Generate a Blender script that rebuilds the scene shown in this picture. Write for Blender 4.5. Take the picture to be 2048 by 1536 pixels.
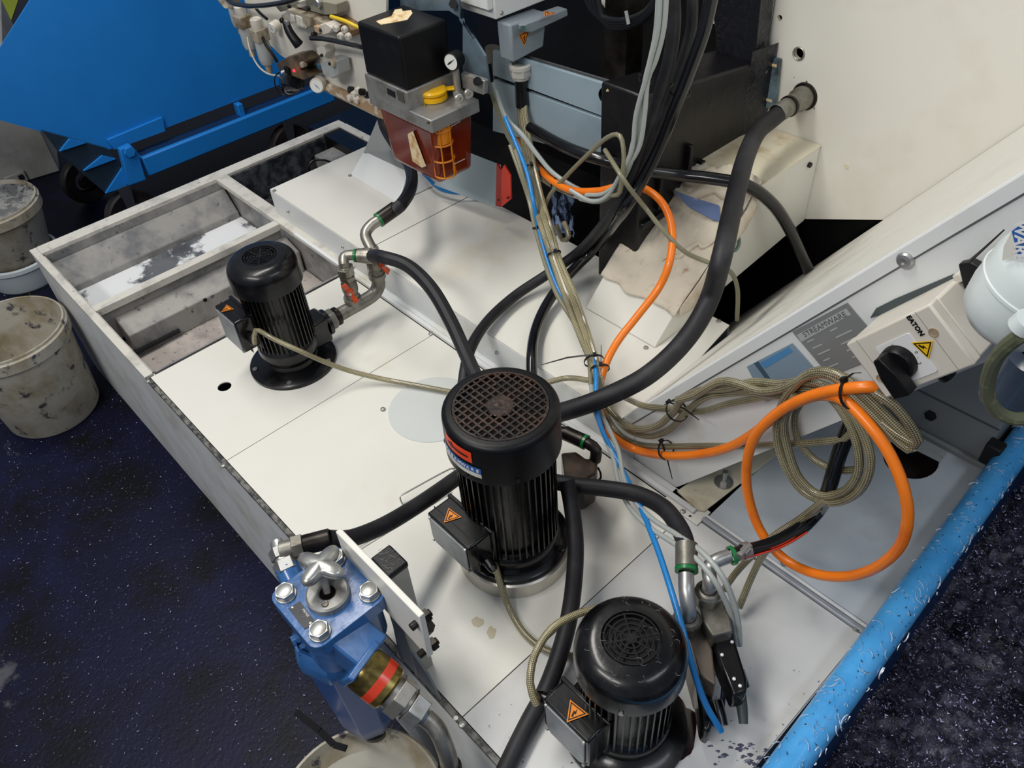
import bpy, math, random
from mathutils import Vector, Matrix, noise
from mathutils.geometry import tessellate_polygon
PI = math.pi
random.seed(7)
for o in list(bpy.data.objects): bpy.data.objects.remove(o)
S = bpy.context.scene
COL = S.collection

# ------------------------------------------------------------------ camera
RX = Vector((0.6816575, 0.72924171, -0.05957828))      # camera right in world axes
RD = Vector((0.47359445, -0.50182497, -0.72379555))    # camera down
RF = Vector((-0.55771978, 0.46516473, -0.68743758))    # camera forward
EYE = Vector((0, 0, 1.3)); FPX = 1611.0
cam = bpy.data.cameras.new('camera'); camo = bpy.data.objects.new('camera', cam); COL.objects.link(camo)
m = Matrix.Identity(4)
for r in range(3):
    m[r][0] = RX[r]; m[r][1] = -RD[r]; m[r][2] = -RF[r]; m[r][3] = EYE[r]
camo.matrix_world = m
cam.sensor_width = 36; cam.lens = FPX / 2048 * 36; cam.clip_start = .02; cam.clip_end = 60
S.camera = camo
# ------------------------------------------------------------------ world, lights, exposure
w = bpy.data.worlds.new('world'); S.world = w; w.use_nodes = True
w.node_tree.nodes['Background'].inputs[0].default_value = (.74, .84, 1, 1)
w.node_tree.nodes['Background'].inputs[1].default_value = .24
LP = 1.34
def area(loc, target, sx, sy, power, col):
    l = bpy.data.lights.new('hall_lamp', 'AREA'); l.shape = 'RECTANGLE'; l.size = sx; l.size_y = sy; l.energy = power*LP; l.color = col
    o = bpy.data.objects.new('hall_lamp', l); COL.objects.link(o); o.location = loc
    o.rotation_euler = (Vector(target) - Vector(loc)).to_track_quat('-Z', 'Y').to_euler()
area((-2.1, .3, 3.6), (-1.0, .9, 0), 2.6, .5, 62, (1, .965, .9))
area((-.6, -1.9, 3.0), (-.9, .8, 0), 2.2, .4, 46, (1, .97, .93))
area((1.6, 1.2, 3.4), (-.6, 1.1, 0), 2.0, .5, 16, (.82, .9, 1))
S.view_settings.view_transform = 'Standard'; S.view_settings.look = 'None'
S.view_settings.exposure = 0; S.view_settings.gamma = 1; S.view_settings.use_curve_mapping = False

# ------------------------------------------------------------------ points from known heights / planes
def _ray(px, py): return RX * (px - 1024) + RD * (py - 768) + RF * FPX
def W(px, py, z=0):
    r = _ray(px, py); return EYE + r * ((z - EYE.z) / r.z)
def WY(px, py, y):
    r = _ray(px, py); return EYE + r * (y / r.y)
def WX(px, py, x):
    r = _ray(px, py); return EYE + r * (x / r.x)
def pt(t):
    if isinstance(t, Vector): return t
    if len(t) == 4: return WY(t[0], t[1], t[3])
    return W(*t)
def pts_of(l): return [pt(t) for t in l]

# ------------------------------------------------------------------ materials
MATS = {}
def srgb(h):
    if isinstance(h, str):
        h = h.lstrip('#'); c = [int(h[i:i+2], 16) / 255 for i in (0, 2, 4)]
    else: c = h
    return tuple(((x / 12.92) if x <= .04045 else ((x + .055) / 1.055) ** 2.4) for x in c) + (1,)
def mat(name, col, rough=.5, metal=0, bump=0, bscale=60, dirt_glints=(), coat=0, spec=.5, trans=0, ior=1.45, emit=0, alpha=1, rvar=0):
    """dirts: list of (colour, scale, threshold, softness, detail)"""
    if name in MATS: return MATS[name]
    M = bpy.data.materials.new(name); M.use_nodes = True; nt = M.node_tree; N = nt.nodes; L = nt.links
    b = N['Principled BSDF']
    b.inputs['Roughness'].default_value = rough; b.inputs['Metallic'].default_value = metal
    b.inputs['Coat Weight'].default_value = coat; b.inputs['Coat Roughness'].default_value = .12
    b.inputs['Specular IOR Level'].default_value = spec
    b.inputs['Transmission Weight'].default_value = trans; b.inputs['IOR'].default_value = ior
    b.inputs['Alpha'].default_value = alpha
    c = srgb(col)
    if emit: b.inputs['Emission Color'].default_value = c; b.inputs['Emission Strength'].default_value = emit
    geo = N.new('ShaderNodeNewGeometry')
    prev = N.new('ShaderNodeRGB'); prev.outputs[0].default_value = c; out = prev.outputs[0]
    for (dc, sc, th, so, de) in dirt_glints:
        n = N.new('ShaderNodeTexNoise'); n.inputs['Scale'].default_value = sc; n.inputs['Detail'].default_value = de
        n.inputs['Roughness'].default_value = .62
        L.new(geo.outputs['Position'], n.inputs['Vector'])
        mr = N.new('ShaderNodeMapRange'); mr.inputs['From Min'].default_value = th - so; mr.inputs['From Max'].default_value = th + so
        L.new(n.outputs['Fac'], mr.inputs['Value'])
        mx = N.new('ShaderNodeMix'); mx.data_type = 'RGBA'
        L.new(mr.outputs[0], mx.inputs['Factor']); L.new(out, mx.inputs['A']); mx.inputs['B'].default_value = srgb(dc)
        out = mx.outputs['Result']
    L.new(out, b.inputs['Base Color'])
    if rvar:
        n = N.new('ShaderNodeTexNoise'); n.inputs['Scale'].default_value = 14; n.inputs['Detail'].default_value = 5
        L.new(geo.outputs['Position'], n.inputs['Vector'])
        mr = N.new('ShaderNodeMapRange'); mr.inputs['To Min'].default_value = max(0, rough - rvar); mr.inputs['To Max'].default_value = min(1, rough + rvar)
        mr.inputs['From Min'].default_value = .3; mr.inputs['From Max'].default_value = .7
        L.new(n.outputs['Fac'], mr.inputs['Value']); L.new(mr.outputs[0], b.inputs['Roughness'])
    if bump:
        n = N.new('ShaderNodeTexNoise'); n.inputs['Scale'].default_value = bscale; n.inputs['Detail'].default_value = 4
        L.new(geo.outputs['Position'], n.inputs['Vector'])
        bp = N.new('ShaderNodeBump'); bp.inputs['Strength'].default_value = bump; bp.inputs['Distance'].default_value = .004
        L.new(n.outputs['Fac'], bp.inputs['Height']); L.new(bp.outputs[0], b.inputs['Normal'])
    MATS[name] = M
    return M
def braid_mat(name, c1, c2, rough=.3):
    M = bpy.data.materials.new(name); M.use_nodes = True; nt = M.node_tree; N = nt.nodes; L = nt.links
    b = N['Principled BSDF']; b.inputs['Roughness'].default_value = rough; b.inputs['Coat Weight'].default_value = .7
    b.inputs['Coat Roughness'].default_value = .15
    uv = N.new('ShaderNodeUVMap'); sep = N.new('ShaderNodeSeparateXYZ'); L.new(uv.outputs[0], sep.inputs[0])
    def mth(op, a, bb):
        n = N.new('ShaderNodeMath'); n.operation = op
        for i, x in enumerate((a, bb)):
            if x is None: continue
            if isinstance(x, (int, float)): n.inputs[i].default_value = x
            else: L.new(x, n.inputs[i])
        return n.outputs[0]
    u = mth('MULTIPLY', sep.outputs[0], 6 * 2 * PI); v = mth('MULTIPLY', sep.outputs[1], 1100)
    s1 = mth('SINE', mth('ADD', u, v), None); s2 = mth('SINE', mth('SUBTRACT', u, v), None)
    k = mth('MULTIPLY', s1, s2)
    n = N.new('ShaderNodeTexNoise'); n.inputs['Scale'].default_value = 12; geo = N.new('ShaderNodeNewGeometry'); L.new(geo.outputs['Position'], n.inputs['Vector'])
    k2 = mth('ADD', mth('MULTIPLY', k, .55), n.outputs['Fac'])
    mr = N.new('ShaderNodeMapRange'); mr.inputs['From Min'].default_value = .15; mr.inputs['From Max'].default_value = .85; L.new(k2, mr.inputs['Value'])
    mx = N.new('ShaderNodeMix'); mx.data_type = 'RGBA'; L.new(mr.outputs[0], mx.inputs['Factor'])
    mx.inputs['A'].default_value = srgb(c1); mx.inputs['B'].default_value = srgb(c2); L.new(mx.outputs['Result'], b.inputs['Base Color'])
    bp = N.new('ShaderNodeBump'); bp.inputs['Strength'].default_value = .35; bp.inputs['Distance'].default_value = .001
    L.new(k, bp.inputs['Height']); L.new(bp.outputs[0], b.inputs['Normal'])
    MATS[name] = M
    return M
cream = mat('cream_paint', '#DFDDD4', .38, spec=.4, rvar=.1, bump=.03, bscale=300, dirt_glints=[('#D2C9B0', 3.1, .72, .12, 4), ('#B9AE93', 46, .80, .03, 3)])
cream2 = mat('stained_cream_paint', '#D9D1B8', .42, dirt_glints=[('#A98A5E', 9, .62, .12, 7), ('#7A5B3A', 40, .72, .04, 5)])
white = mat('white_paint', '#DCDEDD', .36, rvar=.08, dirt_glints=[('#C6C2B4', 5, .66, .1, 4)])
wallw = mat('enclosure_white', '#E2DFD5', .45, dirt_glints=[('#CFC7B4', 2.6, .62, .14, 4), ('#A49370', 90, .80, .02, 2)])
dcream = mat('dirty_rim_paint', '#D2CEC4', .4, rvar=.1, bump=.15, bscale=80, dirt_glints=[('#A19E98', 14, .60, .12, 8), ('#4A4A52', 26, .68, .04, 8)])
tray = mat('wet_tray_floor', '#65686E', .22, rvar=.12, bump=.1, bscale=30, dirt_glints=[('#494C54', 8, .5, .1, 7), ('#E4E6E8', 4.2, .535, .02, 9)])
tray2 = mat('grey_grime', '#9A9792', .35, rvar=.15, bump=.12, bscale=40, dirt_glints=[('#6E6F70', 9, .52, .1, 8), ('#3E3E42', 42, .66, .05, 6)])
tray3 = mat('drain_shelf', '#B5ACA6', .42, dirt_glints=[('#8B8380', 7, .58, .1, 6), ('#48464A', 60, .64, .04, 5)])
slush = mat('dark_slush', '#24262B', .3, bump=.2, bscale=60, dirt_glints=[('#55585E', 30, .5, .1, 8), ('#8F9396', 70, .72, .04, 5)])
bluegrey = mat('blue_grey_paint', '#93A5AF', .42, dirt_glints=[('#7C8C95', 6, .6, .15, 5)])
sheet = mat('pale_blue_sheet', '#A7B6BD', .38)
blackg = mat('gloss_black_enamel', '#060608', .3, coat=.25, spec=.4, rvar=.1, bump=.06, bscale=90, dirt_glints=[('#1E1D1D', 18, .6, .08, 5)])
blackp = mat('satin_black_plastic', '#09090C', .4, spec=.35, bump=.05, bscale=400, dirt_glints=[('#232220', 12, .66, .08, 5)])
blackm = mat('matt_black', '#121215', .6)
rust = mat('grimy_black_grille', '#1E1613', .4, bump=.3, bscale=120, dirt_glints=[('#3E2A20', 20, .54, .1, 6), ('#75604A', 45, .68, .05, 5)])
rubber = mat('black_hose_rubber', '#17171B', .55, bump=.08, bscale=250, dirt_glints=[('#2C2C30', 10, .58, .1, 6), ('#9A9A98', 170, .80, .02, 2)])
rubberg = mat('glossy_black_sleeve', '#0D0D10', .22, coat=.4)
cavity = mat('cavity_black', '#08080A', .4, bump=.4, bscale=20, dirt_glints=[('#141110', 7, .55, .1, 6)])  # near-black colour stands in for the unlit depth of the machine
oily = mat('oily_cast_iron', '#060608', .4, bump=.6, bscale=26, dirt_glints=[('#0E0E12', 10, .5, .1, 7), ('#8A8C92', 60, .82, .02, 6)])  # palest layer paints a few glints into the oily dark
floorm = mat('speckled_navy_floor', '#060922', .5, bump=.35, bscale=110, spec=.25, dirt_glints=[('#0D1130', 4, .5, .15, 6), ('#020308', 6, .56, .1, 6), ('#2C3358', 130, .70, .03, 4), ('#4A4A50', 5, .70, .03, 9)])  # finest bright layer paints the sparkle of strewn swarf into the colour
blue = mat('blue_enamel', '#1A80D4', .5, bump=.04, bscale=200, dirt_glints=[('#1674C4', 2.2, .6, .2, 4), ('#143E66', 70, .80, .02, 3)])
bluer = mat('light_blue_enamel', '#4FA6E6', .3, coat=.2, dirt_glints=[('#3F95D6', 12, .6, .1, 5), ('#1E2C44', 70, .78, .02, 4)])
bluedk = mat('dark_blue_enamel', '#10305A', .5)
filterb = mat('filter_blue_enamel', '#34639C', .25, coat=.5, bump=.2, bscale=50, dirt_glints=[('#2A5488', 14, .6, .1, 5), ('#1E2E48', 40, .72, .04, 6)])
filterb2 = mat('filter_blue_bowl', '#27508F', .32, coat=.3)
steel = mat('worn_steel', '#A6A198', .4, metal=.85, bump=.08, bscale=90, dirt_glints=[('#7C776C', 22, .58, .08, 6)])
zinc = mat('zinc_plate', '#B4B4B2', .38, metal=.85, dirt_glints=[('#9A9890', 25, .6, .08, 5)])
castst = mat('cast_fitting', '#8E8C84', .45, metal=.7, bump=.15, bscale=70, dirt_glints=[('#6B6458', 16, .55, .1, 6)])
darkst = mat('dark_oily_steel', '#3A3632', .35, metal=.7, bump=.1, dirt_glints=[('#1C1815', 15, .5, .12, 6)])
brass = mat('brass_coupling', '#9C8A4E', .3, metal=.9, dirt_glints=[('#5B4E2C', 18, .55, .08, 6)])
alu = mat('cast_aluminium', '#9A9A98', .42, metal=.55, bump=.15, bscale=60, dirt_glints=[('#75716A', 18, .58, .1, 6)])
orange = mat('orange_pvc', '#F07C18', .35, coat=.2, dirt_glints=[('#D8640F', 9, .62, .1, 5), ('#5A2A12', 60, .77, .02, 5)])
orangel = mat('orange_lever', '#D8501E', .35, coat=.2, dirt_glints=[('#B03C14', 40, .6, .1, 5)])
redp = mat('red_paint', '#D8341E', .38)
redt = mat('red_tape', '#C8381E', .25, coat=.5)
bluec = mat('blue_pvc', '#1F7CC2', .35, coat=.3)
greyc = mat('grey_pvc', '#A4A9A5', .4, coat=.15)
olivec = mat('olive_grey_pvc', '#7E7A62', .35, coat=.2)
green = mat('green_ring', '#127038', .35, coat=.2)
yellow = mat('yellow_plastic', '#EFB60C', .35, coat=.2)
yellowt = mat('yellow_tube', '#D9B81E', .4)
stripe = mat('yellow_green_stripe', '#B7C21C', .6)
amber = mat('amber_reservoir', '#8E3416', .12, coat=.5, alpha=.72, dirt_glints=[('#6A1A14', 8, .5, .2, 3)])
amberl = mat('amber_cage', '#D07C16', .3)
oil = mat('red_oil', '#5C0F0C', .2)
orst = mat('warning_orange', '#E8871A', .4)
yest = mat('warning_yellow', '#F0BE1C', .4)
ink = mat('black_print', '#0A0A0A', .5)
orr = mat('fluorescent_red_orange', '#F0481E', .45)
logob = mat('logo_blue', '#2E62A8', .4)
paper = mat('white_paper', '#D8D6CC', .6, dirt_glints=[('#B8A98A', 30, .6, .1, 5)])
torn = mat('torn_label_paper', '#E2CFA8', .6, dirt_glints=[('#C29A66', 40, .55, .08, 5)])
wht = mat('white_print', '#DDDDDD', .5)
plateg = mat('nameplate_grey', '#8C8F8F', .35, metal=.3)
plateg2 = mat('nameplate_engraving', '#A9ACAC', .4)
plated = mat('nameplate_dark', '#1A1C22', .35)
plastw = mat('grimy_white_plastic', '#D2CCC0', .42, dirt_glints=[('#B8A68E', 9, .68, .1, 6)])
plastg = mat('light_grey_plastic', '#A5A8A8', .4, dirt_glints=[('#8E8C86', 20, .6, .1, 5)])
grime = mat('grimy_pneumatic', '#A49A88', .5, bump=.1, dirt_glints=[('#6E5C42', 20, .56, .08, 6), ('#C9C4B8', 14, .62, .05, 4)])
connb = mat('connector_grey_paint', '#8B959C', .35)
bucketm = mat('grimy_bucket', '#B4AEA0', .6, bump=.1, bscale=40, dirt_glints=[('#8E8268', 7, .56, .1, 8), ('#3F4048', 24, .62, .04, 9)])
bucketi = mat('caked_bucket_inside', '#9C9C98', .75, bump=.2, bscale=40, dirt_glints=[('#6B6B6C', 18, .5, .05, 9), ('#3A3A40', 60, .6, .04, 6)])
cloth = mat('stained_cloth', '#D2C8B6', .9, bump=.35, bscale=160, dirt_glints=[('#AD9A80', 7, .60, .1, 7), ('#9A6A4A', 16, .70, .06, 6)])
clothb = mat('blue_print_cloth', '#5A6B92', .8, dirt_glints=[('#8C93A6', 30, .6, .06, 5)])
tie = mat('cable_tie_nylon', '#0E0E12', .4)
swarfd = mat('dark_swarf', '#232430', .4, metal=.2, bump=1, bscale=90, dirt_glints=[('#484658', 60, .5, .1, 6), ('#12121A', 12, .58, .1, 6)])
chip = mat('bright_swarf_chip', '#E6E8EC', .3, metal=.35)
chipd = mat('dull_swarf_chip', '#6E6E88', .35, metal=.7)
gauge = mat('gauge_face', '#E6E6E0', .4)
greyb = mat('grey_machine_base', '#A5A39F', .5, dirt_glints=[('#85837C', 6, .6, .15, 5)])
casing = mat('dusky_grey_panel', '#8C9090', .5)
led = mat('red_led', '#FF2030', .3, emit=3)
pvcw = mat('white_vessel_enamel', '#D3DBDA', .3, coat=.2)
glassb = mat('dusty_blue_bowl', '#3A4656', .25, coat=.3)
braid = braid_mat('braided_screen', '#332E1C', '#A39A78')
braidb = braid_mat('bright_braided_screen', '#4E4630', '#B0A680')
film = mat('dull_foil', '#22303C', .3, bump=.3, bscale=25)

# ------------------------------------------------------------------ mesh builder
OFF = {}
def frame(d):
    d = Vector(d).normalized(); a = Vector((0, 0, 1)) if abs(d.z) < .9 else Vector((1, 0, 0))
    u = a.cross(d).normalized(); return u, d.cross(u)
def catmull(P, step):
    P = [Vector(p) for p in P]
    if len(P) < 3: return P
    Q = [P[0] * 2 - P[1]] + P + [P[-1] * 2 - P[-2]]; out = []
    for i in range(1, len(Q) - 2):
        a, b, c, d = Q[i-1:i+3]; n = max(2, int((c - b).length / step))
        for k in range(n):
            t = k / n
            out.append(.5 * ((2*b) + (c - a) * t + (2*a - 5*b + 4*c - d) * t*t + (3*b - a - 3*c + d) * t**3))
    out.append(P[-1]); return out
class MB:
    def __init__(s): s.v = []; s.f = []; s.uv = {}
    def add(s, vs, fs, uvs=None):
        o = len(s.v); s.v += [Vector(v) for v in vs]
        for i, f in enumerate(fs):
            if uvs: s.uv[len(s.f)] = uvs[i]
            s.f.append([o + k for k in f])
        return s
    def box(s, c, d, M=None):
        c = Vector(c); h = [x / 2 for x in d]; vs = []
        for x in (-1, 1):
            for y in (-1, 1):
                for z in (-1, 1):
                    p = Vector((x*h[0], y*h[1], z*h[2])); vs.append(c + (M @ p if M else p))
        return s.add(vs, [(0,1,3,2),(4,6,7,5),(0,4,5,1),(2,3,7,6),(0,2,6,4),(1,5,7,3)])
    def bb(s, lo, hi):
        return s.box([(a+b)/2 for a, b in zip(lo, hi)], [abs(b-a) for a, b in zip(lo, hi)])
    def cyl(s, p0, p1, r0, r1=None, n=24, cap=True):
        p0 = Vector(p0); p1 = Vector(p1); r1 = r0 if r1 is None else r1; u, v = frame(p1 - p0)
        vs = [p + (u*math.cos(2*PI*k/n) + v*math.sin(2*PI*k/n)) * r for p, r in ((p0, r0), (p1, r1)) for k in range(n)]
        fs = [(k, (k+1) % n, n + (k+1) % n, n + k) for k in range(n)]
        if cap: fs += [tuple(range(n))[::-1], tuple(range(n, 2*n))]
        return s.add(vs, fs)
    def lathe(s, prof, o=(0,0,0), d=(0,0,1), n=40, cap=False):
        o = Vector(o); dd = Vector(d).normalized(); u, v = frame(dd); vs = []; fs = []
        for (r, h) in prof:
            for k in range(n): vs.append(o + dd*h + (u*math.cos(2*PI*k/n) + v*math.sin(2*PI*k/n)) * max(r, 1e-5))
        for i in range(len(prof) - 1):
            for k in range(n): fs.append((i*n+k, i*n+(k+1) % n, (i+1)*n+(k+1) % n, (i+1)*n+k))
        if cap: fs += [tuple(range(n))[::-1], tuple(range((len(prof)-1)*n, len(prof)*n))]
        return s.add(vs, fs)
    def tube(s, P, r, n=10, step=.012, smooth=True, cap=True):
        P = catmull(P, step) if smooth else [Vector(p) for p in P]
        t = (P[1] - P[0]).normalized(); u, v = frame(t); vs = []; fs = []; uvs = []; L = 0; Ls = []
        for i, p in enumerate(P):
            a = P[max(i-1, 0)]; b = P[min(i+1, len(P)-1)]; t2 = (b - a).normalized()
            u = (u - t2 * u.dot(t2)).normalized(); v = t2.cross(u)
            if i: L += (p - P[i-1]).length
            Ls.append(L); rr = r(i / (len(P)-1)) if callable(r) else r
            for k in range(n): vs.append(p + (u*math.cos(2*PI*k/n) + v*math.sin(2*PI*k/n)) * rr)
        for i in range(len(P) - 1):
            for k in range(n):
                fs.append((i*n+k, i*n+(k+1) % n, (i+1)*n+(k+1) % n, (i+1)*n+k))
                uvs.append(((k/n, Ls[i]), ((k+1)/n, Ls[i]), ((k+1)/n, Ls[i+1]), (k/n, Ls[i+1])))
        if cap:
            fs += [tuple(range(n))[::-1], tuple(range((len(P)-1)*n, len(P)*n))]; uvs += [[(0, 0)]*n, [(0, 0)]*n]
        return s.add(vs, fs, uvs)
    def prism(s, P, off):
        P = [Vector(p) for p in P]; n = len(P); off = Vector(off)
        tri = tessellate_polygon([P]); vs = P + [p + off for p in P]
        fs = [tuple(t)[::-1] for t in tri] + [tuple(n + k for k in t) for t in tri] + [(k, (k+1) % n, n + (k+1) % n, n + k) for k in range(n)]
        return s.add(vs, fs)
    def holed(s, outer, holes, off):
        loops = [[Vector(p) for p in l] for l in [outer] + holes]; off = Vector(off)
        tri = tessellate_polygon(loops); fl = [p for l in loops for p in l]; n = len(fl)
        fs = [tuple(t)[::-1] for t in tri] + [tuple(n + k for k in t) for t in tri]; o = 0
        for l in loops:
            m_ = len(l); fs += [(o+k, o+(k+1) % m_, n+o+(k+1) % m_, n+o+k) for k in range(m_)]; o += m_
        return s.add(fl + [p + off for p in fl], fs)
    def torus(s, c, d, R, r, n=32, k=10):
        u, v = frame(d); P = [Vector(c) + (u*math.cos(2*PI*i/n) + v*math.sin(2*PI*i/n))*R for i in range(n+1)]
        return s.tube(P, r, k, smooth=False, cap=False)
    def grid(s, fn, nu, nv):
        vs = [fn(i/nu, j/nv) for j in range(nv+1) for i in range(nu+1)]
        return s.add(vs, [(j*(nu+1)+i, j*(nu+1)+i+1, (j+1)*(nu+1)+i+1, (j+1)*(nu+1)+i) for j in range(nv) for i in range(nu)])
def props(o, label=None, cat=None, group=None, kind=None):
    if label: o['label'] = label
    if cat: o['category'] = cat
    if group: o['group'] = group
    if kind: o['kind'] = kind
    return o
def build(name, mb, M, parent=None, label=None, cat=None, group=None, kind=None, bevel=0, seg=2, flat=False, ang=35, local=False, solid=0):
    me = bpy.data.meshes.new(name)
    if parent is not None: off = Vector((0, 0, 0)) if local else OFF[parent.name]
    else:
        xs = [v.x for v in mb.v]; ys = [v.y for v in mb.v]; zs = [v.z for v in mb.v]
        off = Vector(((min(xs)+max(xs))/2, (min(ys)+max(ys))/2, min(zs)))
    me.from_pydata([v - off for v in mb.v], [], mb.f)
    if mb.uv:
        uvl = me.uv_layers.new(name='UVMap')
        for fi, uvs in mb.uv.items():
            for li, uvv in zip(me.polygons[fi].loop_indices, uvs): uvl.data[li].uv = uvv
    import bmesh
    bm = bmesh.new(); bm.from_mesh(me); bmesh.ops.recalc_face_normals(bm, faces=bm.faces); bm.to_mesh(me); bm.free()
    if not flat:
        me.shade_smooth(); me.set_sharp_from_angle(angle=math.radians(ang))
    me.materials.append(M)
    o = bpy.data.objects.new(name, me); COL.objects.link(o)
    if parent is not None: o.parent = parent; OFF[o.name] = OFF[parent.name]
    else: o.location = off; OFF[o.name] = off
    if bevel:
        b = o.modifiers.new('bevel', 'BEVEL'); b.width = bevel; b.segments = seg; b.limit_method = 'ANGLE'; b.angle_limit = math.radians(40); b.harden_normals = False
    if solid:
        b = o.modifiers.new('solid', 'SOLIDIFY'); b.thickness = solid
    return props(o, label, cat, group, kind)
def thing(name, loc, label, cat, group=None, rz=0):
    o = bpy.data.objects.new(name, None); COL.objects.link(o); o.location = loc; o.rotation_euler = (0, 0, rz); o.empty_display_size = .05
    OFF[o.name] = Vector(loc); return props(o, label, cat, group)
def text(name, body, size, o, xd, yd, M, parent, depth=.0004, bold=0, width=None):
    cu = bpy.data.curves.new('t', 'FONT'); cu.body = body; cu.size = size; cu.align_x = 'CENTER'; cu.align_y = 'CENTER'; cu.extrude = depth; cu.offset = bold; cu.resolution_u = 2
    ob = bpy.data.objects.new('t', cu); COL.objects.link(ob)
    dg = bpy.context.evaluated_depsgraph_get(); me = bpy.data.meshes.new_from_object(ob.evaluated_get(dg)); bpy.data.objects.remove(ob)
    xd = Vector(xd).normalized(); yd = Vector(yd); yd = (yd - xd*yd.dot(xd)).normalized(); nd = xd.cross(yd); o = Vector(o)
    ww = max(v.co.x for v in me.vertices) - min(v.co.x for v in me.vertices); k = (width / ww) if width else 1
    mb = MB(); mb.add([o + xd*v.co.x*k + yd*v.co.y + nd*v.co.z for v in me.vertices], [tuple(p.vertices) for p in me.polygons])
    bpy.data.meshes.remove(me)
    return build(name, mb, M, parent, flat=True)
def hexnut(p0, d, r, h, mb=None):
    mb = mb or MB(); p0 = Vector(p0); d = Vector(d).normalized(); mb.cyl(p0, p0 + d*h, r, r, 6); return mb
def bolt(p, d=(0,0,1), r=.006, h=.004, parent=None, M=None, washer=False, name='bolt', dome=False):
    mb = MB(); p = Vector(p); d = Vector(d).normalized(); b = 0
    if washer: mb.cyl(p, p + d*h*.3, r*1.35, n=20); b = h*.3
    if dome: mb.lathe([(r, 0), (r, h*.4), (r*.8, h*.85), (r*.4, h), (r*.38, h*.6), (0, h*.6)], p + d*b, d, 16)
    else:
        hexnut(p + d*b, d, r, h, mb); mb.cyl(p + d*(b+h), p + d*(b+h*1.12), r*.8, r*.7, 16)
    return build(name, mb, M or zinc, parent)
def tri_sign(o, xd, yd, size, parent, bg=None, name='warning_sticker'):
    """yellow/orange triangle with a black border and a flash; o = centre, xd right, yd apex direction"""
    xd = Vector(xd).normalized(); yd = Vector(yd); yd = (yd - xd*yd.dot(xd)).normalized(); nd = xd.cross(yd); o = Vector(o)
    if nd.dot(EYE - o) < 0: nd = -nd
    def T(k, h): return [o + (xd*x + yd*y)*size*k + nd*h for x, y in ((-.5, -.29), (.5, -.29), (0, .58))]
    a = build(name, MB().prism(T(1, 0), nd*.0004), bg or orst, parent, flat=True)
    mb = MB(); A = T(.84, .0004); B = T(.66, .0004)
    for i in range(3):
        j = (i+1) % 3; mb.prism([A[i], A[j], B[j], B[i]], nd*.0003)
    fl = [(-.02, .3), (.08, .27), (.02, .08), (.12, .08), (-.02, -.2), (0, -.02), (-.1, -.01)]
    mb.prism([o + (xd*x*.85 + yd*y*.85)*size + nd*.0004 for x, y in fl], nd*.0003)
    build('printed_symbol', mb, ink, a, flat=True)
    return a
def cable(name, P, r, M, label, cat='cable', group=None, n=10, parent=None, step=.012):
    return build(name, MB().tube(pts_of(P), r, n, step), M, parent, label=label, cat=None if parent else cat, group=group)
def tie_ring(P, d, R, label, tail=None, w=.004, group='black cable ties'):
    """a cable tie: band round a bundle at P with axis d, ratchet head and a tail"""
    P = Vector(P); d = Vector(d).normalized(); u, v = frame(d)
    if v.z < 0: v = -v
    loc = P
    t = thing('cable_tie', loc, label, 'cable tie')
    mb = MB(); mb.lathe([(R, -w/2), (R+.0015, -w/2), (R+.0015, w/2), (R, w/2), (R, -w/2)], P, d, 20); build('band', mb, tie, t)
    hp = P + v*(R+.003); M3 = Matrix((u, v, d)).transposed(); build('ratchet_head', MB().box(hp, (.007, .006, .008), M3), tie, t)
    if tail:
        tp = pt(tail); s = u * w/2.2
        nrm = (tp - hp).cross(d).normalized() if (tp-hp).cross(d).length > 1e-5 else u
        q = d*(w/2.2); midp = (hp+tp)/2 + Vector((0, 0, .006)); t0 = nrm*.0012
        mbt = MB(); mbt.add([hp-q, hp+q, midp-q, midp+q, tp-q*.3, tp+q*.3, hp-q+t0, hp+q+t0, midp-q+t0, midp+q+t0, tp-q*.3+t0, tp+q*.3+t0],
            [(0,1,3,2),(2,3,5,4),(6,8,9,7),(8,10,11,9),(0,2,8,6),(2,4,10,8),(1,7,9,3),(3,9,11,5),(0,6,7,1),(4,5,11,10)])
        build('tail', mbt, tie, t)
    return t
# ================================================================== setting
build('floor', MB().grid(lambda u, v: Vector((-7 + 9*u, -2.5 + 9*v, -.46 + .004*noise.noise(Vector((u*90, v*90, 0))))), 60, 60), floorm, kind='structure')
build('floor_marking', MB().prism(pts_of([(-20, 8, -.459), (42, -70, -.459), (60, -70, -.459), (18, 55, -.459)]), (0, 0, .002)), stripe, label='yellow green floor stripe behind the blue skip at the top left', cat='floor marking')

# ---- white machine enclosure (wall at the back right)
def circ(c, r, n=20, ax='y'):
    c = Vector(c)
    if ax == 'y': return [c + Vector((math.cos(2*PI*k/n)*r, 0, math.sin(2*PI*k/n)*r)) for k in range(n)]
    return [c + Vector((math.cos(2*PI*k/n)*r, math.sin(2*PI*k/n)*r, 0)) for k in range(n)]
def wy(x, y): return WY(x, y, 1.704)
mb = MB()
b0 = wy(1560, 452); b1 = wy(1790, 440)
outer = [Vector((-1.013, 1.704, 1.9)), Vector((-1.013, 1.704, .13)), Vector((b0.x, 1.704, .14)), Vector((wy(1613, 438).x, 1.704, wy(1613, 438).z)), Vector((b1.x, 1.704, b1.z)), Vector((.9, 1.704, .9)), Vector((.9, 1.704, 1.9))]
holes = [circ(wy(1598, 107), .0135), circ(wy(1559, 36), .0068), circ(wy(1613, 164), .003, 10), circ(wy(1628, 217), .003, 10), circ(wy(1588, 155), .0016, 8)]
mb.holed(outer, holes, (0, .012, 0))
wall = build('wall_back', mb, wallw, kind='structure')
build('panel', MB().bb((-1.19, 1.704, .56), (-1.016, 1.716, 1.9)), wallw, wall)
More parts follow.
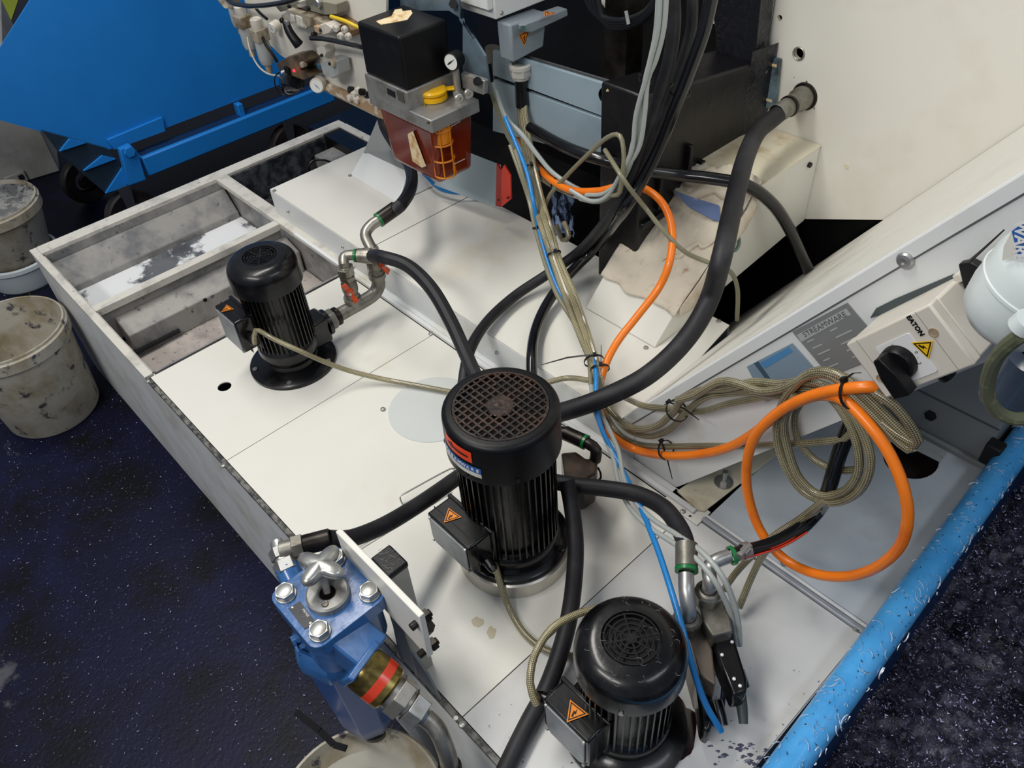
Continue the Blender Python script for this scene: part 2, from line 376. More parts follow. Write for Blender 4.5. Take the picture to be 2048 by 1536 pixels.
gr = MB(); gr.torus(wy(1598, 107) + Vector((0, -.001, 0)), (0, 1, 0), .0135, .0022, 24, 6); build('grommet', gr, steel, wall)
scuff = MB(); scuff.lathe([(0, 0), (.006, 0), (.006, .0015), (0, .0015)], wy(1693, 332), (0, -1, 0), 12); build('plug', scuff, cream2, wall)
strip1 = MB().prism([WY(x, y, 1.69) for x, y in ((1470, 22), (1499, 3), (1537, 108), (1534, 118), (1500, 100))], (0, .01, 0))
strip1.prism([WY(x, y, 1.69) for x, y in ((1528, 112), (1559, 120), (1550, 208), (1524, 220))], (0, .01, 0))
fl = build('mounting_flange', strip1, mat('flange_blue_grey', '#6F858C', .4, dirt_glints=[('#39424A', 14, .6, .08, 7)]), label='pale blue grey bolted flange strip between the oily casting and the white enclosure', cat='flange')
for x, y in ((1545, 130), (1536, 200)):
    build('slot', MB().box(WY(x, y, 1.688), (.022, .002, .006)), torn, fl)
for x, y in ((1486, 18), (1505, 73)): bolt(WY(x, y, 1.69), (0, -1, 0), .009, .008, fl, blackm)

# ---- dark machine bed
bed = thing('machine_bed', (-1.6, 1.6, -.46), 'oily cast iron machine bed with blacked out cavity behind the pale blue beam', 'machine')
mb = MB(); mb.bb((-2.6, 1.72, -.46), (-1.02, 2.2, 1.9)); mb.bb((-2.6, 1.30, -.46), (-1.3, 1.72, .0)); mb.bb((-1.02, 1.74, -.46), (.9, 2.2, 1.9)); build('bed_backdrop', mb, cavity, bed)  # near-black boxes added to darken the cavity and the gap under the wall
mb = MB(); mb.prism([(-1.0, 1.245, -.1), (-1.0, 1.245, .585), (-1.0, 1.69, .522), (-1.0, 1.69, -.1)], (-.12, 0, 0)); build('side_casting', mb, oily, bed, bevel=.006)
mb = MB()
for y, z0, z1 in ((1.30, .30, .40), (1.40, .30, .42)): mb.bb((-1.003, y, z0), (-.985, y+.012, z1))
mb.bb((-1.003, 1.25, .27), (-.988, 1.6, .285)); mb.bb((-1.003, 1.45, .2), (-.985, 1.465, .36)); build('casting_rib', mb, oily, bed, bevel=.003)
mb = MB(); mb.prism([(-1.1, 1.69, .5), (-1.0, 1.69, .5), (-1.02, 1.68, .9), (-1.2, 1.68, .9)], (0, -.05, 0)); mb.prism([(-1.0, 1.62, .1), (-.985, 1.69, .1), (-.985, 1.69, .56), (-1.0, 1.62, .56)], (.0, .01, 0)); build('weld_seam', mb, mat('weld_glint_grime', '#1B1C22', .2, bump=1, bscale=60, dirt_glints=[('#8F929A', 50, .72, .02, 9)]), bed)  # pale flecks are glints painted into the dark grime
build('column', MB().bb((-1.34, 1.5, .4), (-1.27, 1.56, 1.5)), darkst, bed)
build('cross_bar', MB().bb((-2.3, 1.56, .95), (-1.0, 1.6, 1.02)), mat('bar_dark', '#121216', .4), bed)
build('cover_plate', MB().bb((-2.6, 1.2, .66), (-1.9, 1.25, .75)), cavity, bed)

# ---- pale blue beam in front of the bed
bm_ = thing('sheet_metal_beam', (-1.4, 1.26, .3), 'pale blue grey sheet beam with a long groove crossing the dark machine bed', 'beam')
a = WY(1290, 193, 1.26); b = WY(1278, 335, 1.26); c = WY(985, 262, 1.26); d = WY(985, 100, 1.26)
g0 = WY(1267, 259, 1.26); g1 = WY(985, 150, 1.26)
up = MB().prism([a, WY(1284, 262, 1.26), g1, d], (0, .01, 0)); build('upper_panel', up, bluegrey, bm_, bevel=.002)
low = MB().prism([WY(1284, 268, 1.255), b, c, g1 + Vector((0, 0, -.012))], (0, .012, 0)); build('lower_panel', low, bluegrey, bm_, bevel=.002)
build('groove_backing', MB().prism([a + Vector((0, .02, 0)), b + Vector((0, .02, 0)), c + Vector((0, .02, 0)), d + Vector((0, .02, 0))], (0, .004, 0)), mat('groove_grey', '#55585A', .6), bm_)  # darker grey sheet behind the groove
h = MB(); h.lathe([(.0, 0), (.016, 0), (.017, .002), (.015, .006)], WY(1211, 190, 1.26), (0, -1, 0), 20); build('rubber_plug', h, ink, bm_)
build('cable_stub', MB().cyl(WY(1208, 186, 1.256), WY(1217, 180, 1.245), .003), torn, bm_)

# ================================================================== coolant tank
T = thing('coolant_tank', (-1.33, .6, -.46), 'long low white sheet steel coolant tank carrying the pumps', 'tank')
Y0, Y1, XL, XR = .272, .872, -2.51, -.157
build('side_panel', MB().prism([(XL, Y0, -.46), (XR, Y0, -.46), (XR, Y0, 0), (XL, Y0, 0)], (0, .004, 0)), white, T)
build('end_panel', MB().bb((XL-.03, Y0, -.46), (XL-.026, 1.40, -.005)), white, T)
build('end_panel', MB().bb((XR-.004, Y0+.004, -.46), (XR, 1.36, -.003)), white, T)
build('back_panel', MB().bb((XL-.026, 1.395, -.46), (-2.16, 1.40, -.005)), slush, T)
def rim(x0, y0, x1, y1, z=.006, th=.012, M=None): return build('rim', MB().bb((x0, y0, z-th), (x1, y1, z)), M or dcream, T, bevel=.002)
rim(XL-.035, Y0-.002, -1.727, Y0+.020)
rim(XL-.036, Y0+.020, XL+.012, 1.40)
rim(XL+.012, 1.372, -2.16, 1.402)
build('edge_strip', MB().bb((-1.727, Y0-.002, -.008), (XR, Y0+.008, .0015)), mat('grimy_edge', '#77756E', .5, dirt_glints=[('#2A2A2C', 60, .5, .1, 6)]), T)
# dividers of the open trough
build('divider', MB().bb((-2.122, .285, -.02), (-2.092, .873, .003)), dcream, T, bevel=.002)
build('divider', MB().bb((-2.498, .873, -.012), (-1.728, .915, .006)), dcream, T, bevel=.002)
build('divider_web', MB().bb((-2.111, .29, -.16), (-2.105, .875, -.02)), tray2, T)
build('divider_web', MB().bb((-2.49, .893, -.2), (-1.735, .899, -.012)), tray2, T)
build('trough_wall', MB().bb((XL+.012, Y0+.02, -.19), (XL+.018, .89, -.004)), tray2, T)
build('trough_wall', MB().bb((XL+.012, .91, -.19), (XL+.018, 1.372, -.006)), slush, T)
build('trough_wall', MB().bb((XL, Y0+.02, -.19), (-1.727, Y0+.024, -.004)), dcream, T)
build('trough_wall', MB().bb((-1.742, Y0+.02, -.19), (-1.736, .87, -.004)), tray2, T)
build('tray_floor', MB().bb((XL+.018, Y0+.024, -.135), (-2.105, .89, -.12)), tray, T)
build('tray_ledge', MB().prism([(-2.49, .292, -.03), (-2.43, .292, -.10), (-2.43, .292, -.125), (-2.49, .292, -.125)], (0, .595, 0)), tray2, T, bevel=.003)
build('tray_floor', MB().bb((-2.105, Y0+.024, -.165), (-1.736, .89, -.15)), tray3, T)
build('tray_ledge', MB().prism([(-2.105, .33, -.05), (-2.03, .33, -.075), (-2.03, .33, -.15), (-2.105, .33, -.15)], (0, .555, 0)), tray2, T, bevel=.003)
build('hinge_bar', MB().bb((-2.035, .31, -.135), (-2.02, .46, -.125)), blackm, T)
build('dark_recess', MB().bb((XL+.02, .90, -.25), (-2.15, 1.39, -.13)), slush, T)
for y in (.56, .66): bolt((-2.028, y, -.078), (1, 0, .4), .006, .004, T, darkst)
build('corner_step', MB().bb((-2.45, 1.22, -.12), (-2.18, 1.36, -.03)), tray2, T, bevel=.004)
build('hook', MB().tube([(-2.38, 1.16, -.12), (-2.38, 1.16, -.02), (-2.36, 1.21, -.015), (-2.2, 1.22, -.012)], .004, 8), darkst, T)
# rim of the recess beside the raised cover
rim(-2.34, .93, -2.30, 1.37, 0, .01) if False else None
# cover plates
hc = W(449, 773, 0)
pl = MB().holed([Vector((-1.722, Y0+.010, -.003)), Vector((-1.3345, Y0+.010, -.003)), Vector((-1.3345, .866, -.003)), Vector((-1.722, .866, -.003))], [circ((hc.x, hc.y, -.003), .0165, 28, 'z')], (0, 0, .003))
build('cover_plate', pl, cream, T)
build('cover_plate', MB().bb((-1.3325, Y0+.010, -.003), (-.5352, .866, 0)), cream, T)
build('cover_plate', MB().bb((-.5332, Y0+.010, -.003), (XR-.002, .866, 0)), mat('bluish_cream_paint', '#CFCFCD', .38, rvar=.1, dirt_glints=[('#BDBCB6', 4, .62, .1, 5), ('#34384C', 17, .79, .02, 9), ('#3A3A55', 90, .83, .01, 2)]), T)
build('tank_dark_fill', MB().bb((-1.70, .30, -.2), (-.2, .85, -.06)), ink, T)  # black block stands in for the darkness under the plates
dc = Vector((-1.125, .70, 0)); cr = .105
build('round_cover', MB().lathe([(0, .0022), (cr-.001, .0022), (cr, .001), (cr, 0)], dc, n=64), sheet if False else mat('round_cover_paint', '#CBCFCB', .35), T)
for p in ((-1.208, .616), (-1.052, .79)): bolt((p[0], p[1], .002), (0, 0, 1), .0058, .004, T, zinc, dome=True)
for px, py in ((446, 932), (862, 668), (296, 763), (925, 1450)): bolt(W(px, py, 0), (0, 0, 1), .0065, .004, T, zinc, dome=True)
build('edge_bolt', MB().cyl(W(912, 1437, 0), W(912, 1437, 0)+Vector((0, 0, .002)), .004, n=14), zinc, T)
# dividing trim along y = .87-.89
build('trim_rail', MB().bb((-2.0, .868, 0), (-.52, .879, .010)), white, T, bevel=.001)
build('trim_rail', MB().bb((-1.72, .883, -.02), (-.52, .898, .004)), white, T, bevel=.001)
build('corner_bracket', MB().bb((-.585, .853, .0005), (-.498, .897, .004)), cream, T, bevel=.0015)
build('trim_rail', MB().bb((-.50, .868, -.004), (XR+.003, .876, .008)), mat('bare_edge', '#B9BDC4', .3, metal=.4), T, bevel=.001)
build('trim_rail', MB().bb((-.50, .880, -.004), (XR+.003, .886, .006)), white, T, bevel=.001)
for px, py in ((1366, 1024), (1712, 1257), (1568, 1126)): bolt(W(px, py, .002), (0, 0, 1), .0065, .004, T, zinc, dome=True)
build('hole', MB().cyl(W(1380, 1033, .004), W(1380, 1033, .0045), .003, n=12), ink, T)
# right rear deck plate with an opening
ho = W(1822, 915, 0); n = 28
opening = [Vector((ho.x + math.cos(2*PI*k/n)*.052, ho.y + math.sin(2*PI*k/n)*.060, -.004)) for k in range(n)]
dk = MB().holed([Vector((-.497, .889, -.004)), Vector((XR, .889, -.004)), Vector((XR, 1.368, -.004)), Vector((-.497, 1.368, -.004))], [opening], (0, 0, .003))
build('deck_plate', dk, mat('deck_plate_paint', '#BCC3C8', .36, rvar=.08, dirt_glints=[('#A9AEB2', 5, .6, .1, 5), ('#3A4260', 80, .82, .012, 2)]), T)
build('opening_backing', MB().lathe([(.075, -.004), (.07, -.05), (0, -.06)], ho, n=24), mat('dark_brown_hole', '#1F1512', .6), T)  # dark brown dish below the opening
build('deck_lip', MB().bb((-.36, 1.362, -.004), (XR, 1.372, .012)), casing, T, bevel=.002)
build('label_plate', MB().prism(pts_of([(1800, 858, .003), (1895, 905, .003), (1880, 925, .003), (1790, 880, .003)]), (0, 0, .001)), plastg, T)
# conveyor foot bracket with stud
br = thing('anchor_bracket', (-.53, .98, 0), 'stained cream foot bracket with a stud bolt under the inclined conveyor', 'bracket')
P = pts_of([(1354, 984, .004), (1394, 1022, .004), (1408, 1025, .004), (1560, 906, .004), (1500, 880, .004)])
build('bracket_plate', MB().prism(P, (0, 0, .004)), cream2, br, bevel=.001)
bp_ = W(1447, 965, .008)
sb = MB(); sb.cyl(bp_, bp_+Vector((0, 0, .003)), .019, n=24); hexnut(bp_+Vector((0, 0, .003)), (0, 0, 1), .012, .011, sb); sb.cyl(bp_+Vector((0, 0, .014)), bp_+Vector((0, 0, .034)), .0055, n=14)
build('stud_bolt', sb, zinc, br)

# ---- raised cover
R_ = thing('raised_tank_cover', (-1.45, 1.1, 0), 'raised cream tank cover with screwed edge behind the front plates', 'cover')
hh = .09
build('top_panel', MB().prism([(-2.147, .899, hh-.003), (-1.655, .899, hh-.003), (-1.655, 1.30, hh-.003), (-2.147, 1.30, hh-.003)], (0, 0, .003)), cream, R_, bevel=.001)
build('top_panel', MB().prism([(-1.652, .899, hh-.003), (-.70, .899, hh-.003), (-.759, 1.30, hh-.003), (-1.652, 1.30, hh-.003)], (0, 0, .003)), cream, R_, bevel=.001)
build('front_panel', MB().bb((-2.147, .898, 0), (-1.655, .902, hh-.004)), white, R_)
build('front_panel', MB().bb((-1.652, .898, 0), (-.70, .902, hh-.004)), cream2 if False else white, R_)
build('end_panel', MB().bb((-2.149, .9, -.1), (-2.145, 1.30, hh-.004)), mat('black_end', '#1A1B1E', .5), R_)
build('back_panel', MB().bb((-2.14, 1.296, -.1), (-.76, 1.30, hh-.004)), casing, R_)
for px, py in ((549, 382), (700, 352), (1292, 696), (1437, 643), (1139, 607)): bolt(W(px, py, hh), (0, 0, 1), .006, .004, R_, zinc, dome=True)
for px, py in ((577, 422), (686, 493), (994, 705)): bolt(WY(px, py, .898), (0, -1, 0), .005, .005, R_, zinc, dome=True)
# folded sheet channel on the cover
F = thing('folded_sheet_shroud', W(770, 360, hh), 'white folded sheet shroud standing on the raised cover behind the amber reservoir', 'bracket')
a = W(702, 349, hh); b = W(795, 405, hh); 
build('front_flap', MB().prism([a, b, WY(812, 345, b.y + .07), WY(727, 305, a.y + .07)], (0, .004, .002)), white, F)
build('rear_flap', MB().prism([W(727, 305, hh+.04), W(812, 348, hh+.04), WY(800, 300, 1.25), WY(755, 238, 1.25)], (0, .004, .002)), casing, F)
build('side_flap', MB().prism([W(795, 405, hh), W(870, 372, hh), W(900, 352, hh), WY(812, 345, b.y+.07)], (.003, .003, 0)), white, F)
# blue grey bracket with red guard beside reservoir
G = thing('blue_grey_sheet_tray', W(935, 380, hh), 'pale blue grey sheet tray under the amber reservoir, beside the raised cover', 'tray')
g = pts_of([(868, 368, hh+.05), (1000, 415, hh+.05), (1002, 330, hh+.16), (925, 300, hh+.16)])
build('tray_sheet', MB().prism(g, (0, 0, -.004)), sheet, G)
GR = thing('red_guard', W(1005, 380, hh+.04), 'small folded red metal guard at the end of the blue grey tray', 'guard')
z_ = WY(995, 415, 1.22)
build('guard_face', MB().prism([WY(x, y, 1.22) for x, y in ((991, 412), (1001, 414), (1007, 348), (993, 328))], (0, .006, 0)), mat('red_dark', '#A82014', .4), GR)
build('guard_flange', MB().prism([WY(x, y, 1.215) for x, y in ((1002, 414), (1022, 398), (1021, 352), (1008, 330), (1003, 340))], (0, .004, 0)), redp, GR)
for x, y in ((1015, 396), (997, 400)): build('screw_hole', MB().cyl(WY(x, y, 1.213), WY(x, y, 1.209), .003, n=10), ink, GR)

# ================================================================== inclined conveyor
CV = thing('chip_conveyor', (-.5, 1.3, 0), 'white inclined chip conveyor housing rising to the right behind the orange cable', 'conveyor')
D = Vector((.573, 0, .8195)); NN = Vector((-.8195, 0, .573))
A0 = Vector((-.589, .9, .007)); gd_ = .1525; wd = .1725     # width of the side plate
Lx = 1.75
def cvp(s, t, y): return Vector((A0.x, y, A0.z)) + D*s + NN*t
lowx = -1.0
side = [Vector((A0.x, .9, -.002)), cvp(Lx, 0, .9), cvp(Lx, wd, .9)]
# upper line of the side plate running down until z = hh
s_ = 0
top_s = None
for k in range(400):
    q = cvp(.4 - k*.003, wd, .9)
    if q.z < hh: top_s = .4 - k*.003; break
side += [cvp(top_s, wd, .9), Vector((-.98, .9, hh-.006)), Vector((-.98, .9, -.002))]
build('side_panel', MB().prism(side, (0, .012, 0)), white, CV, bevel=.001)
# raised edge lip and groove
build('edge_lip', MB().prism([cvp(top_s+.02, wd-.002, .897), cvp(Lx, wd-.002, .897), cvp(Lx, gd_, .897), cvp(top_s+.02, gd_, .897)], (0, .004, 0)), white, CV, bevel=.0008)
build('groove_line', MB().prism([cvp(top_s+.02, gd_, .8995), cvp(Lx, gd_, .8995), cvp(Lx, gd_-.0025, .8995), cvp(top_s+.02, gd_-.0025, .8995)], (0, .001, 0)), mat('seam_shadow', '#6E7274', .6), CV)
build('top_panel', MB().prism([cvp(top_s, wd-.002, .9), cvp(Lx, wd-.002, .9), cvp(Lx, wd-.002, 1.70), cvp(top_s-.45, wd-.002, 1.70), cvp(top_s-.45, wd-.002, 1.30), cvp(top_s, wd-.002, 1.305)], -NN*.003), cream, CV)
build('underside_panel', MB().prism([cvp(.3, 0, .912), cvp(Lx, 0, .912), cvp(Lx, 0, 1.70), cvp(.3, 0, 1.70)], NN*.003), casing, CV)
sp = WY(1811, 520, .897); bolt(sp, (0, -1, 0), .011, .006, CV, zinc, dome=True)
build('slot', MB().prism([WY(x, y, .8985) for x, y in ((1740, 636), (1752, 617), (1790, 598), (1915, 545), (1925, 555), (1800, 620))], (0, .0012, 0)), mat('slot_dark', '#4A5254', .5), CV)
# rating plates
def plate4(px, name, M, y=.8985, th=.001, parent=CV): return build(name, MB().prism([WY(x, y_, y) for x, y_ in px], (0, -th, 0)), M, parent)
np1 = plate4([(1585, 663), (1695, 605), (1780, 705), (1660, 752)], 'rating_plate', plateg)
np2 = plate4([(1494, 733), (1585, 686), (1640, 748), (1530, 800)], 'rating_plate', mat('plate_blue_grey', '#7E93A4', .35))
q0 = WY(1643, 640, .8974); xd = (WY(1690, 615, .8974) - WY(1600, 662, .8974)); ydv = WY(1640, 630, .8974) - WY(1652, 648, .8974)
plate4([(1594, 670), (1692, 617), (1702, 629), (1603, 684)], 'print_band', plateg2, .8975, .0004, np1)
def eng(body, size, c, xd, yd, M, par, width=None): return text('lettering', body, size, c, xd, yd, M, par, .0002, 0, width)
yd1 = (-(WY(1780, 705, .8974) - WY(1695, 605, .8974)))
eng('STREAMWARE', .0115, WY(1648, 650, .8969), xd, yd1, mat('engraved', '#5A5C5C', .4), np1, width=(WY(1692, 622, .8974)-WY(1603, 672, .8974)).length*.92)
for k, (t_, wk) in enumerate((('Typ / Model', .030), ('Nr.', .014), ('Baujahr', .022), ('Serial No.', .026), ('Made in Germany', .038))):
    pass
for k in range(5):
    f_ = .30 + .14*k
    a_ = Vector(WY(1585, 663, .8973)).lerp(WY(1660, 752, .8973), f_); e_ = Vector(WY(1695, 605, .8973)).lerp(WY(1780, 705, .8973), f_)
    for s0, s1 in ((.08, .08 + .12 + .05*((k*7) % 3)), (.5, .62 + .08*((k*5) % 3))):
        p0 = a_.lerp(e_, s0); p1 = a_.lerp(e_, s1); up_ = yd1.normalized()*.0022
        build('engraved_line', MB().prism([p0, p1, p1+up_, p0+up_], (0, -.0002, 0)), plateg2, np1, flat=True)
plate4([(1520, 726), (1578, 694), (1586, 703), (1530, 737)], 'print_band', mat('faded_blue_print', '#4E86B8', .4), .8975, .0004, np2)
plate4([(1508, 727), (1516, 722), (1560, 784), (1553, 787)], 'print_edge', mat('plate_edge_blue', '#3D5568', .4), .8975, .0003, np2)
# grey housing under the conveyor
HB = thing('grey_drain_housing', (-.2, 1.45, 0), 'dusky grey sheet housing standing behind the deck plate below the conveyor', 'housing')
mb = MB(); mb.bb((-.47, 1.375, -.01), (-.185, 1.69, .28)); build('housing_body', mb, casing, HB, bevel=.003)
build('seam', MB().bb((-.47, 1.3735, .10), (-.185, 1.375, .104)), mat('dark_seam', '#55585A', .6), HB)
bolt(WY(1862, 830, 1.375), (0, -1, 0), .012, .006, HB, blackm)
build('black_foot', MB().box(WY(1985, 905, 1.36), (.03, .03, .05)), blackm, HB, bevel=.003)
# ================================================================== helper for vertical lines
def prj(p):
    q = Vector(p) - EYE; z = q.dot(RF); return 1024 + FPX*q.dot(RX)/z, 768 + FPX*q.dot(RD)/z
def zat(x, y, py):
    lo, hi = -.46, .9
    for _ in range(40):
        m_ = (lo+hi)/2
        if prj((x, y, m_))[1] > py: lo = m_
        else: hi = m_
    return lo

# ================================================================== pump motors
def ring_grille(t, z, R, nr=5, ns=8):
    mb = MB()
    for k in range(nr): 
        r = R*(k+1)/nr*.98 - .001
        mb.lathe([(r-.0016, z-.001), (r-.0012, z+.0008), (r+.0012, z+.0008), (r+.0016, z-.001)], n=36)
    for k in range(ns):
        a = 2*PI*k/ns + .2; d = Vector((math.cos(a), math.sin(a), 0)); s = Vector((-d.y, d.x, 0))*.0014
        mb.prism([d*.004 + s + Vector((0, 0, z-.001)), d*R + s + Vector((0, 0, z-.001)), d*R - s + Vector((0, 0, z-.001)), d*.004 - s + Vector((0, 0, z-.001))], (0, 0, .0016))
    mb.lathe([(0, z+.001), (.006, z+.001), (.006, z-.001)], n=16)
    build('fan_grille', mb, blackp, t, local=True)
def mesh_grille(t, z, R):
    mb = MB(); p = .0120
    for k in range(-6, 7):
        c = k*p + .006; L = math.sqrt(max(0, R*R - c*c)); c = k*p
        if L < .01: continue
        for s in (0, 1):
            h = Vector((c+.006, 0, z)) if s else Vector((0, c+.006, z)); d = (.0032, 2*L, .0030) if s else (2*L, .0032, .0028)
            mb.box(h, d)
    mb.lathe([(0, z+.0016), (.021, z+.0016), (.0235, z-.001)], n=32)
    mb.lathe([(R-.003, z+.0018), (R+.001, z+.0018), (R+.001, z-.002), (R-.003, z-.002), (R-.003, z+.0018)], n=48)
    build('fan_grille', mb, rust, t, local=True, flat=True)
    build('centre_hole', MB().lathe([(0, z+.0022), (.0035, z+.0022)], n=12), ink, t, local=True)
def motor(name, x, y, hb, ht, R, Rb, kind, label, zf, box, gland, cableside, shoulder, rg, nf=40):
    t = thing(name, (x, y, 0), label, 'pump', 'three black coolant pump motors')
    # fan cover
    pr_ = [(R-.004, hb), (R, hb), (R, hb+.004), (R*.992, ht-shoulder)]
    for k in range(1, 9):
        a = k/8*PI/2; pr_.append((R*.992 - shoulder*(1-math.cos(a)), ht-shoulder+shoulder*math.sin(a)))
    pr_ += [(rg+.002, ht+.0005), (rg+.001, ht-.003), (rg, ht-.012)]
    build('fan_cover', MB().lathe(pr_, n=64), blackg if kind == 'rings' else blackp, t, local=True)
    build('fan_recess', MB().lathe([(rg+.001, ht-.012), (0, ht-.012)], n=32), ink if kind == 'rings' else mat('black_fan_depth', '#050303', .8), t, local=True)  # black disc paints the depth behind the mesh dark
    (ring_grille if kind == 'rings' else mesh_grille)(t, ht-.001, rg)
    # finned housing
    Rc = Rb*.86
    build('motor_housing', MB().lathe([(Rc*.7, hb+.002), (Rc, hb+.002), (Rc, zf+.03), (Rb*.98, zf+.02), (Rb, zf+.012), (Rb, zf), (Rb*.6, zf)], n=48), blackg, t, local=True)
    for k in range(nf):
        a = 2*PI*k/nf
        M3 = Matrix.Rotation(a, 3, 'Z'); 
        build('cooling_fin', MB().box(M3 @ Vector(((Rc+Rb*.98)/2-.001, 0, (hb+zf+.02)/2+.004)), (Rb*.98-Rc+.004, .0028, hb-zf-.026), M3), blackg, t, local=True, flat=True)
    # terminal box on the -y side
    x0, x1, y0, y1, z0, z1 = box
    c = .012
    prof = [(x0+c, z0), (x1-c, z0), (x1, z0+c), (x1, z1-.003), (x1-.003, z1), (x0+.003, z1), (x0, z1-.003), (x0, z0+c)]
    build('terminal_box', MB().prism([(a, y0, b) for a, b in prof], (0, y1-y0, 0)), blackg, t, bevel=.003, local=True)
    k_ = .007
    build('terminal_lid', MB().prism([(max(x0+k_, min(x1-k_, a)), y0-.003, max(z0+k_, min(z1-k_, b))) for a, b in [(x0+c+3*.001, z0+k_), (x1-c-.003, z0+k_), (x1-k_, z0+c+.004), (x1-k_, z1-k_), (x0+k_, z1-k_), (x0+k_, z0+c+.004)]], (0, .003, 0)), mat('lid_grey', '#8E9294', .4, dirt_glints=[('#70747A', 20, .6, .1, 5)]), t, bevel=.001, local=True)
    build('box_seam', MB().bb((x0-.001, y0+.016, z0-.0005), (x1+.001, y0+.0175, z1+.0008)), blackm, t, local=True)
    build('box_neck', MB().bb((x0*.6+.006, y1-.002, z0+.006), (x1*.6+.006, -Rc*.6, z1-.012)), blackg, t, bevel=.004, local=True)
    build('box_rim', MB().bb((x0-.003, y1-.004, z0-.002), (x1+.004, y1+.004, z1+.003)), blackg, t, bevel=.002, local=True)
    for sx in (x0+.008, x1-.008):
        for sz in (z0+.009, z1-.008): bolt_l(t, (sx, y0-.001, sz), (0, -1, 0), .003, .003)
    sx = 1 if cableside > 0 else -1
    gx = x1 if sx > 0 else x0
    g = MB(); g0 = Vector((gx, gland[0], gland[1])); dd = Vector((sx, -.25, -.12 if sx > 0 else 0)).normalized()
    hexnut(g0 - dd*.002, dd, .0125, .012, g); g.cyl(g0 + dd*.010, g0 + dd*.026, .0105, .0085, 16); g.cyl(g0+dd*.026, g0+dd*.032, .0085, .006, 16)
    build('cable_gland', g, blackg, t, local=True)
    t['_g'] = 0; del t['_g']
    return t, Vector((x, y, 0)) + g0 + dd*.030
def bolt_l(t, p, d, r, h, M=None):
    mb = MB(); d = Vector(d); hexnut(p, d, r, h, mb); return build('bolt', mb, M or zinc, t, local=True)
def sign_l(t, o, xd, yd, s):
    o = Vector(o) + OFF[t.name]; tri_sign(o, xd, yd, s, t)

# left pump
PL = (-1.510, .564)
t1, g1 = motor('coolant_pump', *PL, .246, .313, .081, .072, 'rings', 'black coolant pump on a round black flange with orange levered valves, the farthest left one', .055,
    (-.085, .012, -.108, -.066, .095, .192), (-.085, .140), 1, .030, .036)
build('mounting_flange', MB().lathe([(0, 0), (.106, 0), (.106, .008), (.102, .011), (.080, .012), (.062, .018), (.056, .035), (.058, .06), (0, .06)], n=64), blackg, t1, local=True)
for k in range(5):
    a = -1.9 + k*2*PI/5; bolt_l(t1, (.094*math.cos(a), .094*math.sin(a), .011), (0, 0, 1), .006, .004)
v = MB(); v.lathe([(.0, .02), (.05, .022), (.064, .03), (.068, .045), (.064, .062), (.05, .072)], n=40)
v.prism([(-.03, .03, .03), (.045, .03, .03), (.045, .10, .035), (.03, .118, .045), (.03, .118, .10), (-.012, .118, .10), (-.02, .09, .11), (-.03, .03, .09)], (0, 0, .0)) if False else None
v.bb((-.018, .02, .028), (.042, .10, .105)); build('pump_volute', v, blackg, t1, local=True, bevel=.008)
build('outlet_flange', MB().cyl((.012, .098, .068), (.012, .108, .068), .034, n=28), blackg, t1, local=True)
build('shaft_web', MB().bb((-.05, -.035, .01), (-.02, -.02, .075)), blackg, t1, local=True, bevel=.003)
sign_l(t1, (-.048, -.094, .1935), (1, .1, 0), (-.1, -1, 0), .028)
# centre pump
PC = (-.713, .567)
t2, g2 = motor('coolant_pump', *PC, .309, .394, .0968, .087, 'mesh', 'large black coolant pump on a silver ring with square mesh grille and arrow sticker', .060,
    (-.072, .040, -.130, -.078, .092, .172), (-.098, .118), 1, .011, .077, 44)
build('mounting_ring', MB().lathe([(.098, 0), (.1085, 0), (.1085, .036), (.105, .0385), (.09, .0385)], n=72), mat('ring_steel', '#C9C5BC', .3, metal=.85, dirt_glints=[('#8F8574', 16, .62, .1, 6)]), t2, local=True)
build('mounting_flange', MB().lathe([(.104, .036), (.104, .044), (.100, .048), (.090, .050), (.082, .06), (.08, .085), (.086, .09)], n=64), blackg, t2, local=True)
for k in range(4):
    a = -1.15 + k*PI/2; bolt_l(t2, (.096*math.cos(a), .096*math.sin(a), .047), (0, 0, 1), .007, .006, blackg)
for k in range(5):
    bolt_l(t2, (.0962*math.cos(-.5-k*.9), .0962*math.sin(-.5-k*.9), .318), (math.cos(-.5-k*.9), math.sin(-.5-k*.9), 0), .004, .003, blackm)
sign_l(t2, (-.034, -.106, .1735), (1, .1, 0), (-.15, -1, 0), .032)
# curved stickers on the fan cover of the centre pump
def wrap(name, a0, a1, z0, z1, R, M, parent, th=.0006, n=12, z0b=None, z1b=None):
    f = lambda u, v_: Vector(((R+th)*math.cos(a0+(a1-a0)*u), (R+th)*math.sin(a0+(a1-a0)*u), (z0+(z1-z0)*v_) if z0b is None else ((z0+(z0b-z0)*u)*(1-v_) + (z1+(z1b-z1)*u)*v_)))
    mb = MB().grid(f, n, 3); return build(name, mb, M, parent, local=True)
def ang_of(px, py, z, P):
    q = W(px, py, z); return math.atan2(q.y-P[1], q.x-P[0])
Rw = .0970
A0a, A1a = -1.88, -1.24
arr = wrap('arrow_sticker', A0a, A1a, .358, .383, Rw-.0004, orr, t2, z0b=.354, z1b=.379)
def onc(a, z, h=.0012): return Vector(((Rw+h)*math.cos(a), (Rw+h)*math.sin(a), z))
mb = MB()
def strip(mb, pts, dz):
    for (a, z), (a2, z2) in zip(pts, pts[1:]):
        n = 4; 
        for k in range(n):
            u0 = k/n; u1 = (k+1)/n; p = onc(a+(a2-a)*u0, z+(z2-z)*u0); q = onc(a+(a2-a)*u1, z+(z2-z)*u1)
            mb.add([p-Vector((0,0,dz)), q-Vector((0,0,dz)), q+Vector((0,0,dz)), p+Vector((0,0,dz))], [(0,1,2,3)])
strip(mb, [(-1.68, .3690), (-1.31, .3665)], .0022)
